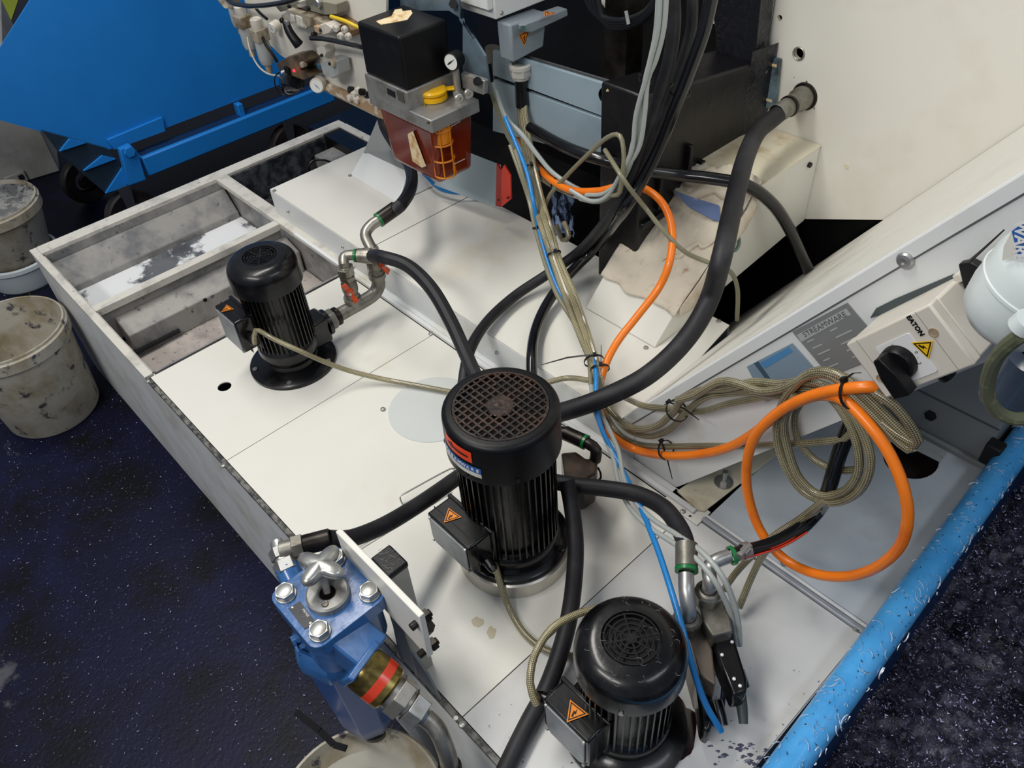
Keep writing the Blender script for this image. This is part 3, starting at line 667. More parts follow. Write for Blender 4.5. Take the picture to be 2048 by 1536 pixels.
mb.add([onc(-1.80, .3705), onc(-1.66, .3630), onc(-1.66, .3765)], [(0, 1, 2)])
build('arrow_print', mb, ink, arr, local=True, flat=True)
lg = wrap('maker_sticker', -2.05, -1.10, .337, .351, Rw-.0004, logob, t2, z0b=.332, z1b=.346)
wrap('maker_sticker_edge', -2.05, -1.10, .328, .337, Rw-.0004, paper, t2, z0b=.323, z1b=.332)
# letters wrapped round the cover one by one
ltr = 'STREAMWARE'
for i, ch in enumerate(ltr):
    a = -1.98 + i*.091; z = .3438 - (i/9)*.0048
    nrm = Vector((math.cos(a), math.sin(a), 0)); xdir = Vector((-math.sin(a), math.cos(a), -.07)); 
    text('printed_letter', ch, .0100 if i in (0, 6) else .0084, OFF[t2.name] + onc(a, z, .0008), xdir, Vector((0, 0, 1)), wht, t2, .0002, .0003)
# right pump
PR_ = (-.341, .4605)
t3, g3 = motor('coolant_pump', *PR_, .208, .2735, .0808, .072, 'rings', 'black oily coolant pump nearest the blue rail at the bottom, with a round ring grille', .035,
    (-.070, .022, -.108, -.066, .052, .148), (-.086, .095), -1, .032, .040)
build('mounting_flange', MB().lathe([(0, 0), (.100, 0), (.100, .008), (.085, .011), (.070, .018), (.062, .024), (.058, .04), (0, .04)], n=48), blackg, t3, local=True)
sign_l(t3, (-.022, -.090, .1495), (1, .1, 0), (-.35, -1, 0), .034)
for k in range(3):
    a = -1.0 + k*2.1; bolt_l(t3, (.0805*math.cos(a), .0805*math.sin(a), .216), (math.cos(a), math.sin(a), 0), .004, .003)

# ================================================================== valve manifold of the left pump
V = thing('valve_manifold', (PL[0]+.012, PL[1]+.18, 0), 'galvanised elbow pipework with two orange levered ball valves beside the left pump', 'pipework')
vx = PL[0]+.012; zc = .068
y1 = PL[1]+.190; y2 = PL[1]+.262
build('pipe_union', hexnut((vx, PL[1]+.108, zc), (0, 1, 0), .027, .020), castst, V, bevel=.002)
build('pipe_collar', MB().lathe([(.021, 0), (.024, .004), (.024, .012), (.018, .016)], (vx, PL[1]+.128, zc), (0, 1, 0), 24), darkst, V)
m1 = MB(); m1.tube([(vx, PL[1]+.125, zc), (vx, y1, zc), (vx, y1+.03, zc), (vx, y2-.01, zc+.004), (vx, y2+.008, zc+.022), (vx, y2+.010, zc+.045), (vx, y2+.010, zc+.06)], .0175, 20, .006); m1.cyl((vx, y1, zc), (vx, y1, zc+.030), .0175, n=20)
m1.lathe([(.0175, .018), (.022, .020), (.022, .030), (.016, .031)], (vx, y1, zc), n=20); m1.lathe([(.0175, .044), (.022, .046), (.022, .058), (.016, .059)], (vx, y2+.010, zc), n=20)
build('elbow_pipe', m1, castst, V)
def valve(x, y, z0, h, lev_a, nm):
    b = MB(); b.lathe([(.015, 0), (.018, .002), (.018, .010), (.016, .013), (.0195, .02), (.0205, .032), (.0195, .044), (.016, .050), (.018, .053), (.018, h), (.015, h+.001)], (x, y, z0), n=24)
    vb = build('ball_valve', b, castst, V); 
    d = Vector((math.cos(lev_a), math.sin(lev_a), 0)); u = Vector((0, 0, 1)); s = d.cross(u)
    c = Vector((x, y, z0+.032)) + d*.022
    k = MB(); k.cyl(c - d*.004, c + d*.008, .009, n=16); 
    pts = []
    for sg in (1, -1):
        q = u*sg*.9 + s*.35*sg; q.normalize(); w_ = d.cross(q)
        k.prism([c + q*.004 + w_*.006, c + q*.030 + w_*.0075 + d*.006, c + q*.032 - w_*.0075 + d*.006, c + q*.004 - w_*.006], d*.004)
    build('valve_lever', k, orangel, vb, bevel=.0012); bolt(c + d*.008, d, .0045, .004, vb, zinc)
    return z0 + h
ang = math.atan2(-.73, .62)
zt1 = valve(vx, y1, zc+.030, .056, -.55, 'a')
zt2 = valve(vx, y2+.010, zc+.058, .060, .35, 'b')
n1 = MB(); hexnut((vx, y1, zt1), (0, 0, 1), .0205, .010, n1); n1.cyl((vx, y1, zt1+.010), (vx, y1, zt1+.014), .0165, n=20); hexnut((vx, y1, zt1+.014), (0, 0, 1), .0225, .020, n1); n1.cyl((vx, y1, zt1+.034), (vx, y1, zt1+.038), .016, .013, 20)
build('hex_union', n1, steel, V, bevel=.001)
n2 = MB(); hexnut((vx, y2+.01, zt2), (0, 0, 1), .0205, .012, n2); n2.cyl((vx, y2+.01, zt2+.012), (vx, y2+.01, zt2+.02), .0165, .0155, 20); build('hex_union', n2, steel, V, bevel=.001)
ze0 = zt1 + .030; ztop = max(zat(vx, y1, 527), ze0+.010); ze = ztop - .033
E1 = [Vector((vx, y1, ze0)), Vector((vx, y1, ztop)), W(689, 513, ztop+.008), W(704, 510, ztop+.011), W(730, 511, ztop+.012)]
build('swept_elbow', MB().tube(E1, .0125, 18, .005), steel, V)
rg_ = (E1[-1]-E1[-2]).normalized()
build('green_ring', MB().lathe([(.013, -.003), (.0165, -.003), (.0165, .003), (.013, .003)], W(712, 511, ze+.0445), rg_, 24), green, V)
H2S = W(733, 510, ze+.045); H2D = (W(746, 512, ze+.045) - H2S).normalized()
build('ferrule', MB().lathe([(.013, 0), (.0175, .001), (.0178, .012), (.0188, .013), (.0188, .034), (.0165, .035)], W(716, 511, ze+.0445), rg_, 24), steel, V)
ze2 = zt2 + .015
zt_ = zat(vx, y2+.01, 496)
E2 = [Vector((vx, y2+.01, ze2)), Vector((vx, y2+.01, zt_)), W(731, 470, zt_+.022), W(741, 452, zt_+.034), W(758, 440, zt_+.04)]
build('swept_elbow', MB().tube(E2, .014, 18, .006), steel, V)
r2 = (E2[-1]-E2[-2]).normalized()
build('green_ring', MB().lathe([(.014, -.003), (.019, -.003), (.019, .003), (.014, .003)], E2[-1], r2, 24), green, V)
build('ferrule', MB().lathe([(.014, 0), (.0185, .001), (.0185, .05), (.017, .051)], E2[-1]+r2*.003, r2, 24), darkst, V)

# ================================================================== blue filter unit
FX, FY, FZ = -.717, .203, .25
Fl = thing('filter_housing', (FX, FY, -.12), 'blue cast filter housing with four head bolts and a brass coupling', 'filter')
h_ = .066
def rr(cx, cy, hx, hy, r, z, n=5):
    out = []
    for sx, sy, a0 in ((1, 1, 0), (-1, 1, PI/2), (-1, -1, PI), (1, -1, 3*PI/2)):
        for k in range(n+1):
            a = a0 + k/n*PI/2; out.append(Vector((cx + sx*(hx-r) + r*math.cos(a), cy + sy*(hy-r) + r*math.sin(a), z)))
    return out
build('head_plate', MB().prism(rr(FX, FY, h_, h_, .018, FZ-.026), (0, 0, .026)), filterb, Fl, bevel=.004, seg=3)
build('head_body', MB().prism(rr(FX, FY, h_*.93, h_*.93, .03, FZ-.10), (0, 0, .078)), filterb, Fl, bevel=.006)
bd = MB(); bd.lathe([(.0, -.44), (.030, -.438), (.046, -.42), (.052, -.38), (.064, -.16), (.064, -.10), (.062, -.098), (.062, -.085)], (FX-.012, FY-.008, FZ), n=8); 
build('filter_bowl', bd, filterb2, Fl, bevel=.003)
build('bowl_collar', MB().lathe([(.058, -.150), (.073, -.148), (.073, -.118), (.060, -.095)], (FX-.010, FY-.008, FZ), n=8), filterb, Fl, bevel=.002)
for q in ((-.763, .158), (-.673, .25), (-.672, .16), (-.761, .247)):
    p = Vector((q[0], q[1], FZ)); mb = MB(); mb.cyl(p, p+Vector((0, 0, .003)), .0165, n=28); hexnut(p+Vector((0, 0, .003)), (0, 0, 1), .0155, .010, mb); mb.cyl(p+Vector((0, 0, .013)), p+Vector((0, 0, .0138)), .0125, .011, 20)
    build('head_bolt', mb, zinc, Fl, bevel=.0008)
build('hub_ring', MB().lathe([(.0125, 0), (.0125, .010), (.0150, .0125), (.0300, .0125), (.0330, .010), (.0335, 0)], (FX+.003, FY, FZ), n=48), alu, Fl)
build('spindle_recess', MB().lathe([(0, .0085), (.0127, .0085)], (FX+.003, FY, FZ), n=20), darkst, Fl)
build('pin_hole', MB().lathe([(0, .0130), (.0036, .0130), (.0050, .0142), (.0056, .0126)], (FX+.019, FY-.014, FZ), n=16), steel, Fl)
# star knob: four lobes on a spindle leaning back
kc = W(641, 1131, FZ+.048); up = Vector((-.05, .1, 1)).normalized(); ku, kv = frame(up)
mb = MB(); mb.lathe([(.0055, 0), (.0055, .022), (.008, .03), (.010, .036)], (FX+.003, FY, FZ+.010), (kc+up*.004-Vector((FX+.003, FY, FZ+.010))), 16)
build('knob_spindle', mb, alu, Fl)
n_ = 64; st = []
for k in range(n_):
    a = 2*PI*k/n_; r = .0300 + .0105*math.cos(4*(a-.35)) ; st.append(kc + (ku*math.cos(a) + kv*math.sin(a))*r)
kn = MB()
cc = len(kn.v)
layers = [(-.009, .78), (-.006, .95), (0, 1.0), (.005, .95), (.008, .8), (.010, .45), (.0108, .2)]
vs = []; 
for hh_, sc in layers: vs += [kc + (p-kc)*sc + up*hh_ for p in st]
fs = [(i*n_+k, i*n_+(k+1) % n_, (i+1)*n_+(k+1) % n_, (i+1)*n_+k) for i in range(len(layers)-1) for k in range(n_)]
fs += [tuple(range(n_))[::-1], tuple(range((len(layers)-1)*n_, len(layers)*n_))]
kn.add(vs, fs); build('star_knob', kn, mat('knob_alloy', '#B4B4B0', .3, metal=.75, bump=.05, dirt_glints=[('#8F8C84', 20, .6, .1, 5)]), Fl, ang=60)
# name plate riveted on the head
npx = MB().prism([W(x, y, FZ) for x, y in ((577, 1217), (600, 1203), (632, 1246), (609, 1259))], (0, 0, .0012)); np_ = build('name_plate', npx, plated, Fl)
cpl = W(604, 1230, FZ+.0013); dx = (W(627, 1248, FZ) - W(597, 1208, FZ)); dy = (W(577, 1217, FZ) - W(600, 1203, FZ))*-1
for k, (tt, off_, sz) in enumerate((('MAHLE', .35, .0052),)):
    text('lettering', tt, sz, cpl + dy*off_*.9, dx, dy, wht, np_, .0001)
for x, y in ((585, 1216), (621, 1247)): build('rivet', MB().lathe([(0, .0022), (.0018, .002), (.0022, .0012)], W(x, y, FZ), n=12), zinc, np_)
# inlet side: hex fittings towards the tank with black hose
I0 = W(600, 1112, FZ-.02)
inn = MB(); inn.cyl(W(588, 1160, FZ-.04), W(575, 1134, FZ-.03), .021, .021, 28); build('inlet_boss', inn, filterb, Fl)
f2 = MB(); p0 = W(577, 1140, FZ-.03); p1 = W(560, 1098, FZ-.018); dI = (p1-p0).normalized(); hexnut(p0-dI*.004, dI, .0215, .020, f2); f2.cyl(p0+dI*.016, p0+dI*.022, .016, n=24); hexnut(p0+dI*.022, dI, .0200, .018, f2); f2.cyl(p0+dI*.04, p0+dI*.054, .0135, .011, 20)
build('hex_fitting', f2, zinc, Fl, bevel=.001)
q0_ = W(575, 1098, FZ-.012); q1_ = W(640, 1082, FZ-.012); dQ = (q1_-q0_).normalized(); f3 = MB(); f3.cyl(q0_-dQ*.012, q0_+dQ*.01, .0155, n=20); hexnut(q0_+dQ*.008, dQ, .0195, .018, f3)
build('hex_fitting', f3, castst, Fl, bevel=.001)
build('ferrule', MB().lathe([(.012, 0), (.0165, .001), (.0170, .042), (.0155, .044)], q0_+dQ*.026, dQ, 24), darkst, Fl)
HOSE6S = q0_ + dQ*.07
# outlet: blue block, brass coupling with red tape, nuts, elbow
dO = (W(905, 1480, .10) - W(720, 1330, .195)).normalized()
o0 = W(706, 1318, .195)
M3 = Matrix((dO, Vector((0, 0, 1)).cross(dO).normalized(), dO.cross(Vector((0, 0, 1)).cross(dO).normalized()))).transposed()
build('outlet_block', MB().box(W(703, 1282, .20), (.075, .062, .060), M3), filterb, Fl, bevel=.004)
build('outlet_flange', MB().box(o0 + dO*.012, (.012, .066, .058), M3), filterb, Fl, bevel=.003)
cp = thing('pipe_coupling', o0 + dO*.03, 'brass coupling with red tape and steel hex unions leaving the blue filter', 'coupling')
oc = o0 + dO*.016
build('brass_body', MB().lathe([(.020, 0), (.0335, .001), (.0350, .006), (.0350, .052), (.032, .056), (.022, .057)], oc, dO, 36), brass, cp)
build('red_tape', MB().lathe([(.0349, .027), (.0358, .027), (.0358, .042), (.0349, .042)], oc, dO, 36), redt, cp)
hx = MB(); hx.cyl(oc+dO*.055, oc+dO*.066, .027, n=28); hexnut(oc+dO*.064, dO, .0325, .021, hx); hx.cyl(oc+dO*.085, oc+dO*.092, .022, n=28); build('hex_union', hx, steel, cp, bevel=.001)
hx = MB(); hexnut(oc+dO*.092, dO, .0285, .024, hx); hx.cyl(oc+dO*.116, oc+dO*.124, .018, .014, 24); build('hex_nut', hx, zinc, cp, bevel=.001)
e0 = oc+dO*.116
E = [e0, e0+dO*.022, e0+dO*.036+Vector((.004, -.004, -.006)), e0+dO*.052+Vector((.006, -.012, -.030)), e0+dO*.056+Vector((.006, -.016, -.065))]
build('swept_elbow', MB().tube(E, .0140, 18, .005), steel, cp)
dE = (E[-1]-E[-2]).normalized(); build('ferrule', MB().lathe([(.014, 0), (.0185, .001), (.0185, .04), (.016, .041)], E[-1], dE, 24), darkst, cp)
cable('drain_hose', [E[-1]+dE*.03, E[-1]+dE*.08+Vector((.0, .0, -.02)), E[-1]+dE*.15+Vector((.01, -.01, -.08))], .0135, mat('red_black_hose', '#2B0E12', .35), 'dark red hose hanging from the elbow below the blue filter coupling', 'hose')
# drain cock and outlet at the bowl foot
dcb = MB(); dcb.lathe([(.026, 0), (.028, -.01), (.024, -.03), (.028, -.034), (.026, -.05), (.012, -.056)], (FX-.012, FY-.008, FZ-.43), n=24); build('drain_plug', dcb, darkst, Fl)
lv = MB(); l0 = Vector((FX-.045, FY-.040, FZ-.425)); lv.cyl(l0+Vector((.03, .03, 0)), l0, .010, n=16); hexnut(l0+Vector((.004, .004, 0)), (-1, -1, 0), .014, .012, lv); build('drain_cock', lv, castst, Fl)
hP = [W(694, 1498, -.17), W(668, 1490, -.17), W(640, 1462, -.165), W(592, 1424, -.16)]
hb_ = MB(); 
for a, b in zip(hP, hP[1:]):
    d_ = (b-a); s_ = d_.cross(Vector((0, 0, 1))).normalized()*.006; hb_.prism([a+s_, b+s_, b-s_, a-s_], (0, 0, .003))
build('drain_lever', hb_, mat('blackened_lever', '#0E0D12', .7, spec=.2), Fl, bevel=.001)
for px, py, z in ((590, 1283, .16), (600, 1303, .15)):
    p = W(px, py, z); mb = MB(); hexnut(p + Vector((0, .012, 0)), (-.2, -1, 0), .009, .016, mb); build('plug_bolt', mb, filterb, Fl, bevel=.001)
# bracket plate, post
BP = thing('filter_bracket', (-.70, .28, 0), 'off white bracket plate with black capped square post holding the blue filter', 'bracket')
BY = .262
a = WY(673, 1070, BY); b = WY(836, 1228, BY); c_ = WY(846, 1306, BY); zt = (a.z+b.z)/2
build('bracket_plate', MB().prism([Vector((a.x, BY, zt)), Vector((b.x, BY, zt)), Vector((b.x-.004, BY, zt-.12)), Vector((a.x+.02, BY, zt-.105)), Vector((a.x, BY, zt-.05))], (0, .010, 0)), cream, BP, bevel=.0015)
pzt = .31; pc = W(778, 1120, pzt)
px_ = pc.x; py_ = pc.y
build('post', MB().bb((px_-.022, py_-.017, .0), (px_+.022, py_+.017, pzt-.012)), plastg if False else mat('post_grey_cream', '#A9A9A0', .4), BP, bevel=.003)
build('post_cap', MB().bb((px_-.023, py_-.018, pzt-.012), (px_+.023, py_+.018, pzt)), blackp, BP, bevel=.003)
for z in (zt-.03, zt-.11):
    mb = MB(); p = Vector((b.x-.012, BY-.01, z)); mb.cyl(p, p+Vector((0, .035, 0)), .006, n=12); hexnut(p+Vector((0, .022, 0)), (0, 1, 0), .011, .009, mb); build('bracket_bolt', mb, darkst, BP)
mb = MB(); mb.cyl(WY(842, 1268, .29), WY(858, 1252, .30), .011, n=6); build('bracket_bolt', mb, darkst, BP)
build('angle_plate', MB().prism([Vector((px_-.04, .2725, -.06)), Vector((px_+.10, .2725, -.06)), Vector((px_+.06, .2725, .06)), Vector((px_-.02, .2725, .12))], (0, .004, 0)), casing, BP)
# ================================================================== cream motor box with cloth
BX = thing('drive_cover', (-.93, 1.4, .09), 'cream stained sheet cover with sloping front below the wall fitting', 'cover')
xr = -.832; xl = -1.045
prof = [(1.12, .0915), (1.183, .154), (1.45, .353), (1.703, .353), (1.703, .15), (1.345, .117), (1.30, .0915)]
build('cover_body', MB().prism([(xr, y, z) for y, z in prof], (xl-xr, 0, 0)), cream, BX, bevel=.002)
build('top_sheet', MB().bb((xl-.002, 1.45, .3535), (xr+.002, 1.702, .356)), cream2, BX, bevel=.001)
for px, py in ((1617, 329), (1478, 420)): 
    p = WX(px, py, xr); build('black_bolt', MB().cyl(p, p+Vector((.007, 0, 0)), .0065, n=6), blackm, BX)
CL = thing('cloth', (-.93, 1.3, .25), 'stained beige cleaning cloth draped over the sloping cream cover', 'cloth')
def slope(y):
    if y < 1.183: return .154 - (1.183-y)*1.0
    if y < 1.45: return .154 + (y-1.183)*.745
    return .3565
def clothf(u, v):
    # u along x (left to right), v from the front edge up the slope
    y = 1.175 + .285*v + .012*math.sin(u*9+1)*(.3+v) ; x = xl - .006 + (xr - xl + .012)*u
    if u < .35 and v > .62: y -= (v-.62)*.22*(1-u/.35)
    n_ = noise.noise(Vector((u*4, v*5, 1.3))); n2 = noise.noise(Vector((u*13, v*15, 4)))
    z = slope(y) + .006 + .009*abs(n_) + .006*abs(n2)*(.4+v)
    if v > .8: z += .014*math.sin((v-.8)*14)*(.6+.4*math.sin(u*14))
    if u > .97: z -= .0 
    y += .006*noise.noise(Vector((u*6, 0, 9)))*(1 if v in (0, 1) else .4)
    return Vector((x, y, z))
build('cloth_sheet', MB().grid(clothf, 60, 60), cloth, CL, solid=.002, ang=80)
def drape(u, v):
    y = 1.19 + .235*u; base = clothf(1, min(1, max(0, (y-1.175)/.285)))
    d = (.022 + .03*abs(math.sin(u*5.5)) + .012*noise.noise(Vector((u*9, 2, 1))))*v
    return Vector((base.x + .003 + .012*math.sin(v*2.5)*abs(math.sin(u*8)), y + .006*v*math.sin(u*12), base.z - d))
build('cloth_hem', MB().grid(drape, 40, 10), cloth, CL, solid=.002, ang=80)
def fold(x0, y0, x1, y1, r):
    P = [Vector((x0+(x1-x0)*t/8, y0+(y1-y0)*t/8 + .01*math.sin(t*1.7), 0)) for t in range(9)]
    P = [Vector((p.x, p.y, slope(p.y)+.012)) for p in P]; return MB().tube(P, lambda t: r*(.4+.9*math.sin(PI*min(1, max(0, t)))), 8)
for a in ((-1.03, 1.36, -.84, 1.43, .011), (-1.02, 1.39, -.90, 1.455, .010), (-.87, 1.46, -.835, 1.33, .009), (-.93, 1.25, -.84, 1.33, .005), (-1.03, 1.30, -1.03, 1.37, .008)):
    build('cloth_fold', fold(*a), cloth, CL, ang=80)
bpz = pts_of([(1345, 388, .325), (1385, 402, .325), (1437, 418, .31), (1441, 450, .29), (1424, 446, .29), (1376, 420, .305)])
build('blue_print', MB().prism([p + Vector((0, 0, .008)) for p in bpz], (0, 0, .0015)), clothb, CL)
mb = MB(); tv = WX(1470, 488, -.825); mb.torus(tv, (1, 0, .2), .016, .004, 24, 8); build('glass_ring', mb, mat('green_glass', '#5E7A74', .15, coat=.5), CL)
# plastic shroud tab beneath the cover: black triangle clip
clp = WX(1478, 421, -.83)

# ---- wall fitting and big hose
WF = thing('wall_hose_fitting', wy(1607, 193), 'corroded steel hose fitting screwed into the white enclosure wall', 'fitting')
w0 = wy(1609, 193); wd_ = Vector((0, -1, -.02)).normalized()
build('wall_ring', MB().lathe([(.031, -.004), (.033, .0), (.031, .004), (.027, .004)], w0, (0, -1, 0), 36), darkst, WF)
build('elbow_body', MB().lathe([(.026, 0), (.0275, .01), (.027, .028), (.022, .036), (.0225, .05), (.020, .060)], w0, wd_, 30), castst, WF)
build('dark_band', MB().lathe([(.021, .058), (.0245, .059), (.0245, .066), (.021, .067)], w0, wd_, 30), darkst, WF)
build('ferrule', MB().lathe([(.0205, .066), (.0215, .068), (.0215, .110), (.0205, .112)], w0, wd_, 30), castst, WF)
ws = w0 + wd_*.085

# ================================================================== switch box
dv = D; nv = -NN            # along incline, and down-outward
SB_ = thing('switch_box', WY(1800, 760, .86), 'white rotary isolator switch box with black knob and yellow warning triangle', 'switch')
YF = .82
c00 = WY(1689, 689, YF); c10 = WY(1859, 608, YF); c11 = WY(1951, 730, YF); c01 = WY(1773, 798, YF)
cen = (c00+c10+c11+c01)/4; ex = ((c10-c00)+(c11-c01)).normalized(); ey = ((c00-c01)+(c10-c11)); ey = (ey - ex*ey.dot(ex)).normalized()
wx = ((c10-c00).length+(c11-c01).length)/2; wyy = ((c00-c01).length+(c10-c11).length)/2
Fn = Vector((0, -1, 0))
def sp_(u, v, d=0): return cen + ex*u*wx/2 + ey*v*wyy/2 + Fn*d
M3s = Matrix((ex, ey, ex.cross(ey))).transposed()
build('box_body', MB().box(cen + Vector((0, .055, 0)), (wx*.985, wyy*.985, .078), M3s), plastw, SB_, bevel=.004)
build('box_lid', MB().box(cen + Vector((0, .009, 0)), (wx, wyy, .018), M3s), plastw, SB_, bevel=.003)
for u in (-.72, .68): build('lid_groove', MB().prism([sp_(u-.006, -.97, .0003), sp_(u+.006, -.97, .0003), sp_(u+.006, .97, .0003), sp_(u-.006, .97, .0003)], (0, -.0002, 0)), mat('groove_shade', '#9C968C', .5), SB_, flat=True)
build('switch_plate', MB().prism([sp_(-.42, -.78, .0005), sp_(.30, -.78, .0005), sp_(.34, -.74, .0005), sp_(.34, .50, .0005), sp_(.30, .54, .0005), sp_(-.42, .54, .0005), sp_(-.46, .50, .0005), sp_(-.46, -.74, .0005)], (0, -.0012, 0)), wht, SB_, bevel=.0003)
def spx(px, py, d=0):
    return WY(px, py, YF) + Fn*d
kcn = spx(1800, 722, .001)
build('knob_disc', MB().lathe([(0, .014), (.020, .014), (.022, .011), (.023, 0)], kcn, Fn, 36), blackp, SB_, bevel=.0005)
kd = (ex*-.05 + ey*-1).normalized(); ks = kd.cross(Fn).normalized()
build('knob_handle', MB().prism([kcn + Fn*.013 + kd*a_ + ks*b_ for a_, b_ in ((-.021, -.005), (-.021, .005), (.004, .0115), (.034, .0115), (.034, -.0115), (.004, -.0115))], Fn*.020), blackp, SB_, bevel=.0015)
tri_sign(spx(1850, 693, .002), ex*.75+ey*.66, ey*.75-ex*.66, .027, SB_, yest)
for u, v, r in ((.73, .25, .006), (-.80, -.35, .0055)): build('lid_screw', MB().lathe([(r, .0), (r, .0012), (r*.75, .0012), (r*.7, .0004), (0, .0004)], sp_(u, v, 0), Fn, 20), mat('screw_recess', '#A08C74', .5), SB_)
text('lettering', 'EATON', .0085, spx(1831, 651, .0008), -ey, ex, ink, SB_, .0002, .0004)
for ch, u, v, s in (('1', 1786, 688, .0045), ('0', 1834, 703, .006), ('-', 1838, 713, .006), ('2', 1841, 725, .006)): text('numeral', ch, s, spx(u, v, .0022), -ey, ex, ink, SB_, .0001)
text('lettering', 'P1', .005, spx(1776, 774, .0008), -ey, ex, ink, SB_, .0001)
build('lug', MB().box(sp_(1.03, .98, -.07), (.010, .012, .012), M3s), plastw, SB_, bevel=.002)
build('rust_edge', MB().box(sp_(1.0, -.96, -.075), (.02, .006, .03), M3s), mat('rust_brown', '#8C4A1C', .6, dirt_glints=[('#5A2A10', 30, .5, .1, 5)]), SB_)
build('black_gland', MB().cyl(sp_(-.15, -1.0, -.045), sp_(-.15, -1.35, -.05), .012, n=18), blackp, SB_)
# black zip tie and mount behind the box
bt = thing('cable_tie', WY(1945, 545, .89), 'black cable tie mount above the switch box with long tail to the upper right', 'cable tie')
build('mount', MB().prism([WY(x, y, .895) for x, y in ((1925, 520), (1952, 515), (1990, 535), (2000, 600), (1975, 625), (1935, 565))], (0, -.012, 0)), tie, bt, bevel=.002)
mbt = MB(); mbt.tube([WY(1940, 522, .87), WY(1968, 497, .84), WY(2008, 460, .82)], lambda t: .0022*(1-.6*t), 6); build('tail', mbt, tie, bt)

# ================================================================== white vessel at the right edge
VS = thing('round_vessel', WY(2050, 640, .74), 'white round pressure vessel with a blue sticker, cut by the right edge of the photo', 'vessel')
vc = WY(2062, 585, .73); 
build('vessel_dome', MB().lathe([(.001, -.052), (.02, -.051), (.036, -.042), (.046, -.028), (.049, -.008), (.049, .03), (.045, .045), (.034, .057), (.018, .064), (.001, .066)], vc, (.25, 0, 1), 48), pvcw, VS)
build('seam_band', MB().lathe([(.0492, .008), (.0505, .009), (.0505, .012), (.0492, .013)], vc, (.25, 0, 1), 48), pvcw, VS)
vb_ = WY(2060, 745, .80)
build('vessel_bowl', MB().lathe([(.001, -.06), (.02, -.058), (.033, -.045), (.036, -.02), (.036, .025), (.028, .035)], vb_, (.1, 0, 1), 36), glassb, VS)
st = [WY(x, y, .688) for x, y in ((2024, 462), (2052, 440), (2052, 500), (2037, 512))]
sk = build('maker_sticker', MB().prism(st, (0, -.0008, 0)), logob, VS)
build('sticker_edge', MB().prism([WY(x, y, .688) for x, y in ((2008, 492), (2024, 462), (2037, 512), (2005, 520))], (0, -.0008, 0)), paper, VS)
text('lettering', 'WARE', .013, WY(2040, 482, .6865), WY(2038, 506, .6865) - WY(2040, 458, .6865), WY(2050, 482, .6865) - WY(2028, 484, .6865), wht, sk, .0002, .0004)
build('fitting', MB().cyl(WY(2042, 655, .66), WY(2060, 640, .66), .012, n=18), pvcw, VS)
cable('vessel_hose', [(2046, 668, 0, .66), (2015, 690, 0, .665), (1990, 720, 0, .675), (1975, 765, 0, .69), (1978, 800, 0, .70), (1998, 826, 0, .71), (2030, 838, 0, .72), (2060, 835, 0, .73)], .0068, mat('khaki_hose', '#5A5E48', .5, dirt_glints=[('#7A7A5E', 60, .6, .05, 4)]), 'khaki hose curling round the dark bowl below the white vessel', 'hose')

# ================================================================== blue tipping skip on castors
SK = thing('tipping_skip', (-3.5, 1.0, -.46), 'large blue steel tipping skip on a castor chassis at the upper left', 'skip')
sx = -3.2
def K(px, py, dx=0): p = WX(px, py, sx+dx); return p
prof = [(.755, -.08), (.372, .22), (.569, .365), (.72, .476), (1.9, 1.3), (2.6, 1.2), (2.3, -.08)]
build('skip_side', MB().prism([(sx, y, z) for y, z in prof], (-.006, 0, 0)), blue, SK)
build('skip_bottom', MB().prism([(sx-.006, .755, -.08), (sx-.006, 2.3, -.08), (sx-.006, 2.3, -.074), (sx-.006, .76, -.074)], (-.75, 0, 0)), blue, SK)
build('skip_front', MB().prism([(sx-.006, .372, .22), (sx-.006, .38, .222), (sx-.006, .762, -.078), (sx-.006, .755, -.08)], (-.75, 0, 0)), blue, SK)
pb = [K(x, y, .012) for x, y in ((215, 280), (325, 235), (332, 262), (228, 300))]
build('pivot_block', MB().prism(pb, (-.02, 0, 0)), blue, SK, bevel=.002)
# chassis
zf0, zf1 = -.245, -.185
def KX(px, py): return WX(px, py, sx+.05)
f0 = KX(288, 320); f1 = KX(640, 185); 
build('chassis_rail', MB().bb((sx-.01, f0.y-.005, -.215), (sx+.05, KX(632, 190).y+.09, -.135)), blue, SK, bevel=.006)
build('chassis_rail', MB().bb((sx-.75, .86, -.215), (sx-.69, 1.9, -.155)), blue, SK, bevel=.006)
build('fork_sleeve', MB().bb((sx-.02, f0.y+.0, -.137), (sx+.03, 1.72, -.133)), bluedk, SK)
for y in (KX(490, 230).y,): build('upright', MB().bb((sx-.01, y-.012, -.16), (sx+.03, y+.012, -.085)), blue, SK, bevel=.003)
lug = [WX(x, y, sx+.06) for x, y in ((240, 300), (262, 290), (276, 305), (293, 360), (258, 372))]
build('pivot_lug', MB().prism(lug, (-.03, 0, 0)), blue, SK, bevel=.003)
pp = WX(258, 303, sx+.062); mb = MB(); hexnut(pp, (1, 0, 0), .022, .012, mb); build('pivot_bolt', mb, blue, SK, bevel=.002)
dk_ = [WX(x, y, sx+.02) for x, y in ((85, 262), (215, 298), (240, 325), (255, 372), (214, 388), (180, 360), (118, 305))]
build('underframe_sheet', MB().prism(dk_, (-.02, 0, 0)), film, SK)
for tri in (((120, 303), (140, 278), (172, 286)), ((168, 342), (205, 312), (232, 318)), ((212, 387), (248, 332), (256, 372))):  # flat blue triangles set on the dark end sheet
    build('blue_triangle', MB().prism([WX(x, y, sx+.034) for x, y in tri], (-.012, 0, 0)), blue, SK)
